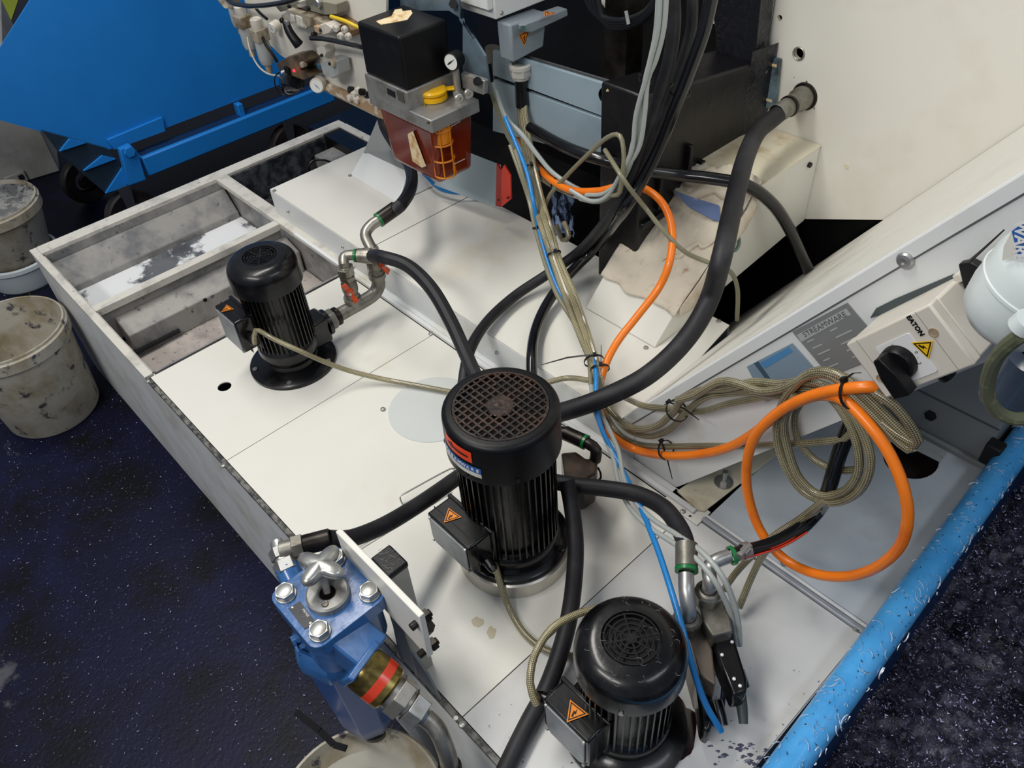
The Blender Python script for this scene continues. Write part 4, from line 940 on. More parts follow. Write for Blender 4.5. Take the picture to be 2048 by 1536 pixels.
def castor(px, py, r, xx):
    p = WX(px, py, xx); c = MB(); zc_ = -.46 + r
    w = MB(); w.lathe([(r*.5, -.018), (r*.93, -.02), (r, -.014), (r, .014), (r*.93, .02), (r*.5, .018)], (xx, p.y, zc_), (1, .15, 0), 32); wo = build('castor_wheel', w, mat('wheel_grime', '#131216', .5, dirt_glints=[('#2E2624', 12, .58, .1, 6)]), SK)
    build('castor_fork', MB().prism([(xx+.026, p.y-.02, -.215), (xx+.026, p.y+.03, -.215), (xx+.026, p.y+.012, zc_-.01), (xx+.026, p.y-.012, zc_-.01)], (.004, 0, 0)), mat('fork_grey', '#4A4C56', .35, metal=.5), SK)
    build('hub_cap', MB().lathe([(r*.35, 0), (r*.3, .01), (0, .012)], (xx+.02, p.y, zc_), (1, 0, 0), 20), darkst, SK)
castor(252, 400, .11, sx+.02); castor(572, 262, .11, sx+.02); castor(165, 350, .10, sx-.45)
# grey machine base behind the buckets
GB = thing('grey_cabinet_base', W(20, 330, -.46), 'light grey machine base with small latch behind the white buckets', 'cabinet')
ga = W(-120, 415, -.46); gb_ = W(120, 342, -.46); dvv = (gb_-ga); nn_ = Vector((-.8, .1, 0))
build('base_body', MB().prism([ga, gb_, gb_+Vector((-.8, .25, 0)), ga+Vector((-.8, -.1, 0))], (0, 0, .55)), greyb, GB, bevel=.004)
lp = ga.lerp(gb_, .66) + Vector((.01, -.01, .03)); build('latch', MB().box(lp, (.02, .09, .05)), greyb, GB, bevel=.004); build('latch_pin', MB().box(lp+Vector((.012, .02, .004)), (.012, .02, .02)), blackm, GB)

# ================================================================== buckets
def bucket(cx, cy, z0, rb, rt, h, label, fill, handle=None, lean=(0, 0), stripe_=False, inner=bucketi, band=True):
    t = thing('bucket', (cx, cy, z0), label, 'bucket', 'white plastic buckets'); ax = Vector((lean[0], lean[1], 1)).normalized(); o = Vector((cx, cy, z0))
    mb = MB(); mb.lathe([(0, 0), (rb*.96, 0), (rb, .008), (rt*.985, h-.05), (rt+.006, h-.046), (rt+.007, h-.012), (rt+.002, h-.008), (rt+.001, h), (rt-.004, h), (rt-.006, h-.02), (rb-.006, fill)], o, ax, 56); build('bucket_shell', mb, bucketm, t)
    build('caked_residue', MB().lathe([(rb+(rt-rb)*fill/h-.004, fill+.012), ((rt+rb)*.35, fill-.003), (rb*.4, fill+.012), (0, fill+.006)], o, ax, 40), inner, t)
    if handle is not None:
        u, v = frame(ax); d = u*math.cos(handle) + v*math.sin(handle); p = o + ax*(h-.055) + d*(rt+.004)
        build('handle_lug', MB().cyl(p-d*.004, p+d*.014, .017, .015, 18), bucketm, t)
        s = d.cross(ax); build('wire_handle', MB().tube([p+d*.012, p+d*.03-ax*.01+s*.05, o+ax*(h-.08)+s*(rt+.02)+d*.03, o+ax*(h-.09)+s*(rt+.01)-d*.09], .004, 8), mat('wire', '#8E8878', .4, metal=.5), t)
    return t
b1 = bucket(-2.425, .095, -.46, .140, .163, .33, 'grimy white bucket standing nearest beside the tank corner, caked grey inside', .12, -1.2)
b2 = bucket(-3.275, .303, -.36, .128, .168, .226, 'upper bucket of the left stack, stained and full of pale grey sludge', .20)
o2 = Vector((-3.275, .303, -.46))
def yl(name, a0, a1, z0, z1):
    f = lambda u, v: Vector((o2.x + (.134+.10*(z0+(z1-z0)*v)+.010*(z0>.09)+.004)*math.cos(a0+(a1-a0)*u), o2.y + (.134+.10*(z0+(z1-z0)*v)+.010*(z0>.09)+.004)*math.sin(a0+(a1-a0)*u), o2.z + z0+(z1-z0)*v))
    return build(name, MB().grid(f, 8, 2), mat('yellow_line', '#C9B92A', .5), b2)
yl('yellow_line', -.98, -.93, .14, .25); yl('yellow_line', -.98, -.45, .245, .252)
b3 = bucket(-.62, .086, -.46, .125, .150, .25, 'off white bucket standing on the floor under the blue filter drain', .20, inner=mat('clean_bucket_inside', '#A8A498', .6))
# white drum below the yellow striped bucket
DR = thing('bucket', (-3.275, .303, -.46), 'pale white lower bucket of the left stack with a yellow line', 'bucket', 'white plastic buckets')
build('bucket_shell', MB().lathe([(0, 0), (.125, 0), (.130, .01), (.140, .085), (.149, .09), (.149, .105), (.144, .108), (.138, .108), (.128, .02), (0, .02)], (-3.275, .303, -.46), n=48), mat('drum_white', '#C4CDCF', .45), DR)

# ================================================================== blue swarf container at the right
CT = thing('swarf_container', (.4, .9, -.46), 'light blue rimmed container full of dark swarf at the lower right', 'container')
build('rim_rail', MB().prism(rr(-.094, .02, .021, .021, .008, -1.6), (0, 0, 3.6)), bluer, CT, bevel=0) if False else None
rl = []
for k in range(20):
    pass
def railx(y): return -.1285 - .0345*(y-.8557)
build('rim_rail', MB().tube([(railx(-.6), -.6, .047), (railx(2.6), 2.6, .047)], .0268, 24, smooth=False), bluer, CT)
build('side_wall', MB().prism([(railx(-.6)-.004, -.6, .03), (railx(-.6)+.006, -.6, .03), (railx(-.6)+.05, -.6, -.42), (railx(-.6)+.04, -.6, -.42)], (-.11, 3.2, 0)), bluedk, CT)
build('container_floor', MB().bb((-.06, -.6, -.46), (1.4, 2.6, -.42)), bluedk, CT)
def heap(u, v):
    y = -.5 + 3.0*v; x = railx(y) + .02 + 1.4*u
    z = -.17 + .10*noise.noise(Vector((x*2, y*2, 3))) + .03*noise.noise(Vector((x*9, y*9, 1))) + .012*noise.noise(Vector((x*40, y*40, 5))) + .006*noise.noise(Vector((x*110, y*110, 5)))
    z += min(.06, .25*u); return Vector((x, y, z))
hp_ = build('swarf_heap', MB().grid(heap, 200, 380), swarfd, kind='stuff', label='dark heap of fine metal swarf filling the blue container', cat='swarf')
random.seed(3)
def flakes(name, M, n, f, smin, smax, label, curl=False):
    mb = MB()
    for _ in range(n):
        p, nrm = f(); a = random.random()*2*PI; s = random.uniform(smin, smax)
        u, v = frame(nrm); d = u*math.cos(a)+v*math.sin(a); e = nrm.cross(d); t = random.uniform(-.5, .5)
        if curl:
            R = s*random.uniform(.35, .9); w = s*.13; k = 6; th = random.uniform(1.2, 3.4)
            vs = []; 
            for i in range(k+1):
                q = p + nrm*.002 + d*math.sin(th*i/k)*R + e*(1-math.cos(th*i/k))*R + nrm*(t*.3*s*i/k)
                vs += [q, q + nrm*w]
            mb.add(vs, [(2*i, 2*i+1, 2*i+3, 2*i+2) for i in range(k)])
        else:
            q = p + nrm*(.0012+s*.2); mb.add([q, q+d*s+nrm*t*s, q+e*s*.45+nrm*random.uniform(-.3, .5)*s], [(0, 1, 2)])
    return build(name, mb, M, kind='stuff', label=label, cat='swarf', flat=True)
def fheap():
    while True:
        u = random.random()**1.3; v = random.random(); p = heap(u, v)
        q = prj(p)
        if -50 < q[0] < 2100 and -50 < q[1] < 1600: break
    return p, Vector((random.uniform(-.5, .5), random.uniform(-.5, .5), 1)).normalized()
flakes('swarf_chips', chipd, 9000, fheap, .002, .007, 'dull grey violet chips scattered over the dark swarf heap')
flakes('bright_chips', chip, 420, fheap, .0015, .0045, 'bright glinting chips lying on the dark swarf heap')
def frail():
    y = random.uniform(.35, 1.6); a = random.uniform(.1, 2.6); return Vector((railx(y) + .0268*math.cos(a), y, .047+.0268*math.sin(a)+.0002)), Vector((math.cos(a), 0, math.sin(a)))
flakes('rail_chips', chip, 260, frail, .006, .018, 'bright curled metal chips clinging to the light blue rail', curl=True)
flakes('rail_chips', ink, 260, frail, .0015, .005, 'dark specks of swarf clinging to the light blue rail')
def ffloor():
    while True:
        p = Vector((random.uniform(-4.2, -.5), random.uniform(-.9, .27), -.456)); q = prj(p)
        if -20 < q[0] < 1000 and 200 < q[1] < 1600: return p, Vector((random.uniform(-.6, .6), random.uniform(-.6, .6), 1)).normalized()
flakes('floor_chips', chipd, 6500, ffloor, .0015, .005, 'fine dull chips strewn over the dark floor at the left')
def ffilt():
    return Vector((FX+random.uniform(-.06, .06), FY+random.uniform(-.06, .06), FZ+.0008)), Vector((0, 0, 1))
flakes('filter_chips', chip, 110, ffilt, .003, .009, 'bright chips lying on the blue filter head', curl=True)
def fmot():
    a = random.uniform(0, 2*PI); r = random.uniform(.03, .074); zz = .2735 if r < .048 else .2735 - .036*(1-math.sqrt(max(0, 1-((r-.048)/.034)**2)))
    return Vector((PR_[0]+r*math.cos(a), PR_[1]+r*math.sin(a), zz)), Vector((0, 0, 1))
flakes('motor_chips', chip, 50, fmot, .003, .009, 'bright chips lying on the oily pump nearest the blue rail', curl=True)
def fcap():
    return Vector((px_+random.uniform(-.02, .02), py_+random.uniform(-.015, .015), .3108)), Vector((0, 0, 1))
flakes('post_chips', chip, 30, fcap, .003, .008, 'bright chips lying on the black cap of the square post', curl=True)
def fplate():
    while True:
        p = Vector((random.uniform(-.5, -.16), random.uniform(.3, .86), .0005))
        q = prj(p)
        if q[1] > 1330: return p, Vector((0, 0, 1))
flakes('plate_grit', ink, 160, fplate, .0012, .004, 'dark blue black grit on the front plate corner beside the blue rail')
arm = MB(); arm.cyl(vc + Vector((0, .03, .01)), Vector((vc.x+.02, .902, vc.z+.01)), .012, n=18); arm.cyl(vb_ + Vector((0, .02, .01)), Vector((vb_.x, .87, vb_.z+.03)), .009, n=14); arm.cyl(Vector((vb_.x, .87, vb_.z+.03)), Vector((vc.x, .88, vc.z)), .009, n=14)
build('support_arm', arm, castst, VS)
# ================================================================== lubricator unit
LX, LY = -1.483, 1.0
LU = thing('lubricator', (-1.56, 1.09, .30), 'black and grey lubrication pump with amber reservoir and yellow filler cap', 'lubricator')
lw, ld = .158, .19
zb = WY(797, 75, LY).z; zb1 = WY(815, 192, LY).z + .0
top0 = Vector((LX, LY, zb))
build('pump_cover', MB().bb((LX-lw, LY, .545), (LX, LY+.135, zb)), blackp, LU, bevel=.006, seg=3)
z1 = .545; z0 = WY(855, 240, LY).z
yo = -.0
build('valve_block', MB().bb((LX-lw-.002, LY-.004, z1-.045), (LX+.004, LY+.14, z1)), alu, LU, bevel=.002)
build('base_plate', MB().bb((LX-lw-.002, LY-.004, z1-.074), (LX+.082, LY+.14, z1-.043)), alu, LU, bevel=.0025)
zbp = z1-.043
# reservoir
rt = z1-.074; rb = .325
mb = MB(); a_ = [(LX-lw+.012, LY+.008), (LX+.070, LY+.008), (LX+.070, LY+.128), (LX-lw+.012, LY+.128)]
b_ = [(LX-lw+.030, LY+.014), (LX+.058, LY+.014), (LX+.058, LY+.12), (LX-lw+.030, LY+.12)]
mb.add([(x, y, rt) for x, y in a_] + [(x, y, rb) for x, y in b_], [(0, 1, 5, 4), (1, 2, 6, 5), (2, 3, 7, 6), (3, 0, 4, 7), (4, 5, 6, 7), (0, 3, 2, 1)])
build('reservoir', mb, amber, LU, bevel=.012, seg=4)
build('oil', MB().bb((LX-lw+.040, LY+.024, rb+.008), (LX+.05, LY+.11, rb+.075)), oil, LU)
# filter basket on the inside of the right face
bx = LX+.064; by = LY+.035
cg = MB()
for z in (rt-.01, rt-.045, rt-.085, rb+.02): cg.torus((bx-.010, by+.004, z), (0, 0, 1), .026, .0022, 20, 6)
for k in range(6):
    a = k*PI/3+.3; cg.cyl((bx-.010+.026*math.cos(a), by+.004+.026*math.sin(a), rt), (bx-.010+.026*math.cos(a), by+.004+.026*math.sin(a), rb+.02), .0020, n=6)
build('filter_basket', cg, amberl, LU)
build('basket_sleeve', MB().cyl((bx-.010, by+.004, rt-.002), (bx-.010, by+.004, rt-.042), .0245, n=24), amberl, LU)
lp = [WY(x, y, LY+.004) for x, y in ((816, 268), (826, 262), (852, 332), (845, 335), (826, 322))]
build('torn_label', MB().prism(lp, (0, -.0015, 0)), torn, LU)
for (ax_, ay_), (bx_, by_) in (((898, 256), (921, 243)), ((906, 330), (930, 318))):
    p = WX(ax_, ay_, LX+.0715); q = WX(bx_, by_, LX+.0715); s_ = Vector((0, 0, .0016)); build('level_mark', MB().prism([p, q, q+s_, p+s_], (.0006, 0, 0)), wht, LU)
# filler cap
cp0 = W(866, 186, zbp+.014)
build('filler_cap', MB().lathe([(.030, -.014), (.033, -.012), (.033, -.003), (.027, -.001), (.033, .002), (.034, .008), (.029, .012), (0, .0135)], cp0, n=36), yellow, LU)
tb = MB(); q = W(900, 180, zbp+.016); dq = (q-cp0); dq.z = 0; dq.normalize(); sq = Vector((-dq.y, dq.x, 0))
tb.prism([cp0+dq*.026+sq*.007+Vector((0,0,.004)), cp0+dq*.050+sq*.010+Vector((0,0,.004)), cp0+dq*.060+Vector((0,0,.004)), cp0+dq*.050-sq*.010+Vector((0,0,.004)), cp0+dq*.026-sq*.007+Vector((0,0,.004))], (0, 0, .004)); build('cap_tab', tb, yellow, LU, bevel=.001)
# gauge
GA = thing('pressure_gauge', WX(920, 140, LX+.035), 'black rimmed pressure gauge with white dial on the lubricator', 'gauge')
gd = Vector((.25, -.90, .05)).normalized(); gc = WX(902, 124, LX+.040)
build('gauge_body', MB().lathe([(.0, -.028), (.019, -.028), (.020, -.004), (.0205, 0), (.0175, .0015)], gc, gd, 36), blackp, GA)
fc = build('gauge_dial', MB().lathe([(0, .0008), (.0175, .0008)], gc, gd, 32), gauge, GA)
gu, gv = frame(gd); s = gu*.8+gv*.6; s.normalize(); t_ = gd.cross(s)
build('gauge_needle', MB().prism([gc+gd*.0012+s*.013, gc+gd*.0012+t_*.0018-s*.003, gc+gd*.0012-s*.011+t_*.001, gc+gd*.0012-s*.011-t_*.001, gc+gd*.0012-t_*.0018-s*.003], gd*.0006), ink, fc)
gs = MB(); gq = gc-gd*.014; gz_ = Vector((gq.x, gq.y, zbp)); gs.cyl(gq-Vector((0, 0, .012)), gz_, .0085, n=16); hexnut(gz_, (0, 0, 1), .0135, .016, gs); build('gauge_stem', gs, mat('stem_steel', '#A8A69E', .35, metal=.7), GA)
for px, py in ((918, 197), (937, 187)):
    p = WX(px, py, LX+.084); build('outlet_screw', MB().lathe([(.0105, -.004), (.0115, .003), (.009, .005), (.004, .0052), (.0035, .001), (0, .001)], p, (1, -.35, .1), 24), zinc, LU)
build('side_boss', MB().lathe([(.012, 0), (.012, .012), (.008, .016), (0, .016)], WX(958, 168, LX+.075), (1, -.3, 0), 20), blackp, LU)
build('display_window', MB().prism([WY(x, y, LY-.0045) for x, y in ((774, 176), (790, 184), (791, 196), (776, 188))], (0, -.001, 0)), ink, LU)
build('display_window', MB().prism([WY(x, y, LY-.0045) for x, y in ((793, 180), (806, 186), (810, 207), (797, 200))], (0, -.001, 0)), mat('window_brown', '#4A4A40', .3), LU)
for px, py in ((867, 142), (850, 212), (857, 247)): bolt(W(px, py, zbp if py > 150 else zbp), (0, 0, 1), .004, .003, LU, brass if py > 200 else zinc)
# torn paper on top
tp_ = thing('torn_paper', W(785, 35, zb), 'torn cream paper scrap stuck on top of the black lubricator box', 'paper')
build('paper_scrap', MB().prism(pts_of([(752, 43, zb), (762, 50, zb), (815, 40, zb), (825, 27, zb), (822, 21, zb), (806, 23, zb), (803, 18, zb), (790, 20, zb), (783, 33, zb)]), (0, 0, .001)), torn, tp_)
# mounting bracket plate beside the lubricator
MP = thing('lubricator_bracket', WY(950, 120, 1.15), 'tall blue grey mounting plate with slanted edge beside the lubricator', 'bracket')
yb = LY+.15
build('mounting_plate', MB().prism([WY(x, y, yb) for x, y in ((800, -10), (915, -10), (918, 40), (970, 112), (980, 188), (962, 185), (940, 172), (925, 160), (925, 40), (898, 22), (800, 22))], (0, .006, 0)), mat('plate_slate', '#647480', .35, dirt_glints=[('#4A565E', 6, .55, .1, 5)]), MP, bevel=.001)
build('plate_foot', MB().prism([WY(x, y, yb-.01) for x, y in ((930, 142), (978, 158), (976, 186), (934, 172))], (0, -.014, 0)), alu, MP, bevel=.002)
build('bracket_bolt', MB().cyl(WY(955, 163, yb-.024), WY(955, 163, yb-.034), .010, n=16), blackp, MP)
build('plate_screw', MB().cyl(WY(906, 8, yb-.002), WY(906, 8, yb-.012), .010, n=6), blackm, MP)

# ================================================================== control cabinet corner and plug connector
CB = thing('control_cabinet', WY(990, 20, 1.2), 'white electrical cabinet whose lower corner shows at the top centre', 'cabinet')
c0 = WY(992, 40, 1.2)
build('cabinet_body', MB().bb((c0.x-.30, 1.2, c0.z), (c0.x, 1.62, c0.z+.5)), white, CB, bevel=.003)
build('cabinet_door', MB().bb((c0.x-.30, 1.185, c0.z+.022), (c0.x-.006, 1.2, c0.z+.5)), white, CB, bevel=.002)
bolt(WX(1003, 26, c0.x), (1, 0, 0), .005, .003, CB, zinc, dome=True)
CC = thing('plug_connector', WY(1040, 100, 1.22), 'grey die cast plug connector with two orange warning triangles', 'connector')
kx = c0.x + .0; ky = 1.235
k1 = WX(1004, 45, c0.x-.004)
M_ = Matrix.Identity(3)
za = c0.z; 
p_t = WY(1000, 62, 1.23); p_b = WY(1020, 122, 1.23)
bx0, bx1 = p_t.x-.0, WY(1024, 60, 1.23).x+.0
build('connector_hood', MB().prism([WX(x, y, bx1+.012) for x, y in ((1020, 50), (1094, 24), (1088, 94), (1026, 126))], (-.045, 0, 0)), connb, CC, bevel=.005)
lk = MB().prism([WX(x, y, bx1+.030) for x, y in ((1047, 52), (1060, 44), (1135, 17), (1137, 32), (1064, 66), (1050, 64))], (-.032, 0, 0)); build('locking_lever', lk, connb, CC, bevel=.004)
build('lever_pin', MB().cyl(WX(1046, 57, bx1+.014), WX(1046, 57, bx1+.042), .006, n=14), mat('pin_green', '#2E4A40', .4), CC)
tri_sign(WX(1048, 74, bx1+.0125), Vector((0, 1, .0)), Vector((0, .0, -1)), .034, CC)
tp2 = WX(1098, 24, bx1+.02)
tri_sign(W(1097, 27, WX(1100, 30, bx1+.0).z+.0245), Vector((.2, 1, 0)), Vector((-1, .2, 0)), .032, CC)
gl0 = WY(1040, 118, 1.25)
gx_, gy_ = gl0.x, gl0.y
gz = [zat(gx_, gy_, yy) for yy in (118, 126, 150, 153)]
g = MB(); g.lathe([(.020, 0), (.027, -.002), (.027, -.012), (.021, -.014)], (gx_, gy_, gz[1]), n=28); hexnut((gx_, gy_, gz[2]), (0, 0, 1), .027, max(.02, gz[1]-gz[2]-.012), g); g.lathe([(.022, 0), (.0205, -.008), (.016, -.010)], (gx_, gy_, gz[2]), n=28)
build('white_gland', g, mat('gland_white', '#B9B7AE', .4), CC, bevel=.001)
SLz = zat(gx_, gy_, 212)
build('shrink_sleeve', MB().lathe([(.014, 0), (.0155, 0), (.0165, SLz-gz[2]), (.014, SLz-gz[2])], (gx_, gy_, gz[2]), n=24), rubberg, CC)
build('rear_gland', MB().cyl(WY(985, 95, 1.3), WY(985, 122, 1.3), .018, n=20), mat('gland_dull', '#6E6A62', .5), CC)
build('rear_sleeve', MB().cyl(WY(985, 120, 1.3), WY(992, 168, 1.28), .014, n=16), rubberg, CC)
# white hanging bracket at the top
HB2 = thing('hanging_white_bracket', WY(1210, 0, 1.5), 'white sheet bracket corner hanging from the top edge beside the cable arch', 'bracket')
build('bracket_sheet', MB().prism([WY(x, y, 1.5) for x, y in ((1170, -60), (1250, -60), (1250, 22), (1226, 29), (1212, 20), (1196, -2))], (0, .01, 0)), cream, HB2, bevel=.001)
HP = thing('black_cable_chain', WY(1260, 20, 1.45), 'bundle of black cables arching across the dark opening at the top', 'cable')
for k in range(4):
    o_ = k*9
    build('cable_strand', MB().tube([WY(1165+o_, -20+o_*.3, 1.42), WY(1190+o_*.6, 25+o_*.5, 1.42), WY(1235, 42+o_*.55, 1.42), WY(1290-o_*.2, 25+o_*.6, 1.42), WY(1330-o_*.3, -30+o_, 1.42)], .008, 10), mat('dull_black_cable', '#101016', .4), HP)
build('strap', MB().tube([WY(1252, 22, 1.40), WY(1257, 48, 1.40)], .004, 8), plastg, HP)

# ================================================================== pneumatic panel
PP = thing('pneumatic_panel', WY(640, 100, 1.1), 'white mounting panel behind the pneumatic valves at the top', 'panel')
YP = 1.1
build('panel_sheet', MB().prism([WY(x, y, YP) for x, y in ((470, -80), (772, -80), (772, 40), (770, 225), (655, 168), (560, 110), (500, 50))], (0, .008, 0)), wallw, PP, bevel=.001)
build('panel_edge', MB().prism([WY(x, y, YP-.002) for x, y in ((648, 172), (652, 163), (775, 222), (772, 232))], (0, -.02, 0)), grime, PP, bevel=.001)
def pw(x, y, d=.0): return WY(x, y, YP-d)
def fitting(px, py, r, h, M=None, parent=None, name='fitting'): return build(name, MB().lathe([(r, 0), (r, h*.7), (r*.8, h), (r*.45, h), (r*.4, h*.7), (0, h*.7)], pw(px, py, 0), (0, -1, 0), 18), M or grime, parent)
def unit(px, py, sc, lab, d):
    """filter bowl hanging from a square body"""
    t = thing('filter_regulator', pw(px, py, d), lab, 'regulator', 'air filter bowls at the top')
    top = pw(px, py, d); s = sc
    build('regulator_body', MB().box(top + Vector((0, 0, .005*s)), (.040*s, .040*s, .034*s)), grime, t, bevel=.003)
    build('adjuster_knob', MB().lathe([(.016*s, .02*s), (.017*s, .022*s), (.016*s, .045*s), (.012*s, .048*s), (0, .048*s)], top, n=24), plastw, t)
    build('filter_bowl', MB().lathe([(.019*s, -.012*s), (.020*s, -.02*s), (.020*s, -.06*s), (.016*s, -.075*s), (.010*s, -.080*s), (0, -.08*s)], top, n=28), plastg, t)
    build('drain_nipple', MB().lathe([(.008*s, -.078*s), (.009*s, -.082*s), (.009*s, -.098*s), (.006*s, -.1*s), (0, -.1*s)], top, n=16), grime, t)
    return t
unit(487, 45, 1.0, 'grey air filter bowl nearest the left at the top of the blue skip', .03)
unit(520, 72, 1.05, 'grey air filter bowl second from the left, with thin tube beside it', .05)
unit(465, 5, .9, 'cream regulator with grey bowl at the very top beside the black hose arc', .03)
build('regulator_port', MB().cyl(pw(440, -5, .0), pw(452, 8, .05), .012, n=18), grime, PP)
def pgauge(px, py, r, lab, d=.05, dr=(.6, -.75, .1)):
    t = thing('pressure_gauge', pw(px, py, d), lab, 'gauge'); dr = Vector(dr).normalized(); c = pw(px, py, d)
    build('gauge_body', MB().lathe([(0, -.026), (r*.95, -.026), (r, -.002), (r*.9, .001)], c, dr, 32), plastw, t)
    f = build('gauge_dial', MB().lathe([(0, .0004), (r*.88, .0004)], c, dr, 28), gauge, t); u, v = frame(dr); s = (u-v).normalized(); q = dr.cross(s)
    build('gauge_needle', MB().prism([c+dr*.0008+s*r*.6, c+dr*.0008+q*.0012, c+dr*.0008-s*r*.4, c+dr*.0008-q*.0012], dr*.0005), logob, f); return t
pgauge(633, 172, .0205, 'cream cased pressure gauge at the lower end of the pneumatic valves')
pgauge(543, 57, .015, 'small tilted gauge between the filter bowls and the tan solenoid valve', .03, (.2, -.8, -.1))
def vblock(name, lab, cat, poly, d, th, M, extra=()):
    t = thing(name, pw(poly[0][0], poly[0][1], d), lab, cat)
    build('valve_body', MB().prism([pw(x, y, d) for x, y in poly], (0, th, 0)), M, t, bevel=.002)
    for (nm, kind, px, py, r, h, m_) in extra:
        if kind == 'c': build(nm, MB().lathe([(r, -.005), (r, h*.8), (r*.8, h), (0, h)], pw(px, py, d), (.1, -1, 0), 18), m_, t)
        else: build(nm, MB().box(pw(px, py, d+h/2), (r, h, r*.8)), m_, t, bevel=.001)
    return t
vblock('solenoid_valve', 'tan topped solenoid valve block at the top centre of the pneumatic panel', 'valve', ((562, 30), (576, 18), (625, 35), (660, 50), (655, 64), (625, 52), (612, 58), (560, 40)), .055, .045, grime,
    (('white_label', 'b', 600, 42, .03, .004, paper), ('white_label', 'b', 586, 36, .02, .004, paper), ('end_cap', 'b', 637, 58, .02, .012, mat('tan_cap', '#B49878', .5)), ('pilot_screw', 'c', 566, 40, .007, .008, darkst), ('pilot_screw', 'c', 629, 68, .006, .008, darkst)))
vblock('solenoid_valve', 'grimy flat valve block with black ports above the tan solenoid valve', 'valve', ((548, 10), (600, -8), (672, 8), (674, 28), (650, 30), (600, 16), (560, 24)), .04, .035, mat('valve_olive', '#8A8676', .45, dirt_glints=[('#5A5446', 12, .55, .1, 5)]),
    (('port', 'c', 580, 12, .005, .006, ink), ('port', 'c', 619, 16, .005, .006, ink), ('silver_plug', 'c', 640, 4, .012, .014, zinc), ('coil', 'b', 603, 6, .018, .02, plastw)))
pl1 = thing('black_plug', pw(590, 75, .06), 'black moulded plug hanging under the tan solenoid valve', 'plug')
build('plug_body', MB().tube([pw(572, 45, .07), pw(578, 62, .075), pw(590, 80, .075), pw(598, 90, .07)], lambda t: .010+.004*t, 12), blackp, pl1)
build('plug_glint', MB().box(pw(573, 45, .085), (.014, .008, .010)), zinc, pl1, bevel=.001)
vblock('pressure_switch', 'brown grey pressure switch with glowing red light beside the black bowl', 'switch', ((552, 128), (578, 112), (598, 110), (612, 122), (600, 140), (622, 152), (606, 160), (560, 142)), .05, .045, mat('switch_brown', '#6E5E48', .45, dirt_glints=[('#3E3226', 14, .5, .1, 5)]),
    (('black_face', 'b', 575, 141, .022, .01, blackp), ('knob', 'c', 608, 128, .008, .01, grime), ('white_ring', 'c', 570, 142, .004, .013, wht)))
build('red_light', MB().lathe([(.004, 0), (.004, .003), (.002, .005), (0, .005)], pw(589, 141, .062), (.1, -1, 0), 12), led, [o for o in bpy.data.objects if o.name.startswith('pressure_switch')][0])
vblock('pressure_regulator', 'light grey square regulator block with blue display on the white panel', 'regulator', ((640, 128), (655, 118), (672, 122), (677, 148), (664, 158), (646, 148)), .05, .04, plastg,
    (('blue_display', 'b', 638, 133, .016, .004, mat('display_blue', '#2C5870', .3)), ('grey_knob', 'c', 668, 124, .011, .012, grime), ('port', 'c', 667, 124, .004, .016, ink)))
vblock('small_valve', 'small cream valve body above the grey square regulator', 'valve', ((632, 96), (646, 92), (652, 106), (648, 116), (634, 108)), .03, .03, plastw, (('port', 'c', 645, 110, .004, .006, ink),))
vblock('small_valve', 'cream display valve at the end of the tan solenoid valve', 'valve', ((632, 52), (650, 46), (664, 56), (660, 66), (640, 72)), .06, .03, plastw, (('blue_display', 'b', 640, 60, .008, .006, mat('display_dark', '#1E3436', .3)),))
m_t = thing('fitting_manifold', pw(680, 65, .03), 'brown fitting manifold with two round push fittings beside the yellow tube', 'manifold')
build('manifold_body', MB().prism([pw(x, y, .03) for x, y in ((662, 40), (672, 36), (696, 50), (704, 62), (700, 76), (668, 66))], (0, .03, 0)), mat('manifold_brown', '#8A6A4A', .5, dirt_glints=[('#4A3828', 16, .5, .1, 5)]), m_t, bevel=.002)
for x, y in ((684, 70), (699, 71), (675, 55), (692, 57)): build('push_fitting', MB().lathe([(.008, 0), (.008, .01), (.003, .011), (.003, .006), (0, .006)], pw(x, y, .05), (.2, -1, -.1), 18), plastw, m_t)
bb_ = thing('black_bowl', pw(590, 165, .04), 'glossy dark bowl under the pressure switch in front of the skip', 'bowl')
build('bowl_shell', MB().lathe([(0, 0), (.02, .002), (.030, .02), (.031, .06), (.026, .068), (0, .068)], pw(572, 172, .05), (1, .1, .55), 30), mat('dark_bowl', '#0C1018', .15, coat=.6), bb_)
build('bowl_ring', MB().torus(pw(570, 168, .05), (.6, -1, .2), .034, .002, 30, 6), blackp, bb_)
rl_ = thing('fitting_rail', pw(710, 190, .02), 'tan grimy rail with small cream fittings along the panel bottom edge', 'rail')
build('rail_bar', MB().prism([pw(x, y, .02) for x, y in ((655, 176), (662, 166), (775, 218), (772, 236))], (0, -.01, 0)), mat('rail_tan', '#A58868', .45, dirt_glints=[('#D8CFC0', 20, .55, .05, 5)]), rl_)
for i, (x, y) in enumerate(((706, 180), (712, 186), (720, 178), (728, 184), (704, 194), (716, 196), (740, 190), (748, 200), (758, 206))):
    build('push_fitting', MB().lathe([(.009, 0), (.009, .012), (.004, .013), (0, .008)], pw(x, y, .028), (.3*math.sin(i*3), -1, .4*math.cos(i*2)), 14), plastw if i % 3 else darkst, rl_)
m_b = thing('cable_gland', pw(527, 65, .03), 'cream cable gland with a black cable between the filter bowls and the gauge', 'gland')
build('gland_body', MB().lathe([(.008, .03), (.009, .02), (.011, .015), (.011, -.012), (.008, -.014)], pw(524, 58, .04), (-.1, 0, 1), 18), plastw, m_b)
cable('sensor_cable', [(524, 72, 0, 1.05), (532, 90, 0, 1.04), (545, 108, 0, 1.04), (555, 124, 0, 1.045)], .0045, blackp, 'black sensor cable running from the cream gland down to the pressure switch')
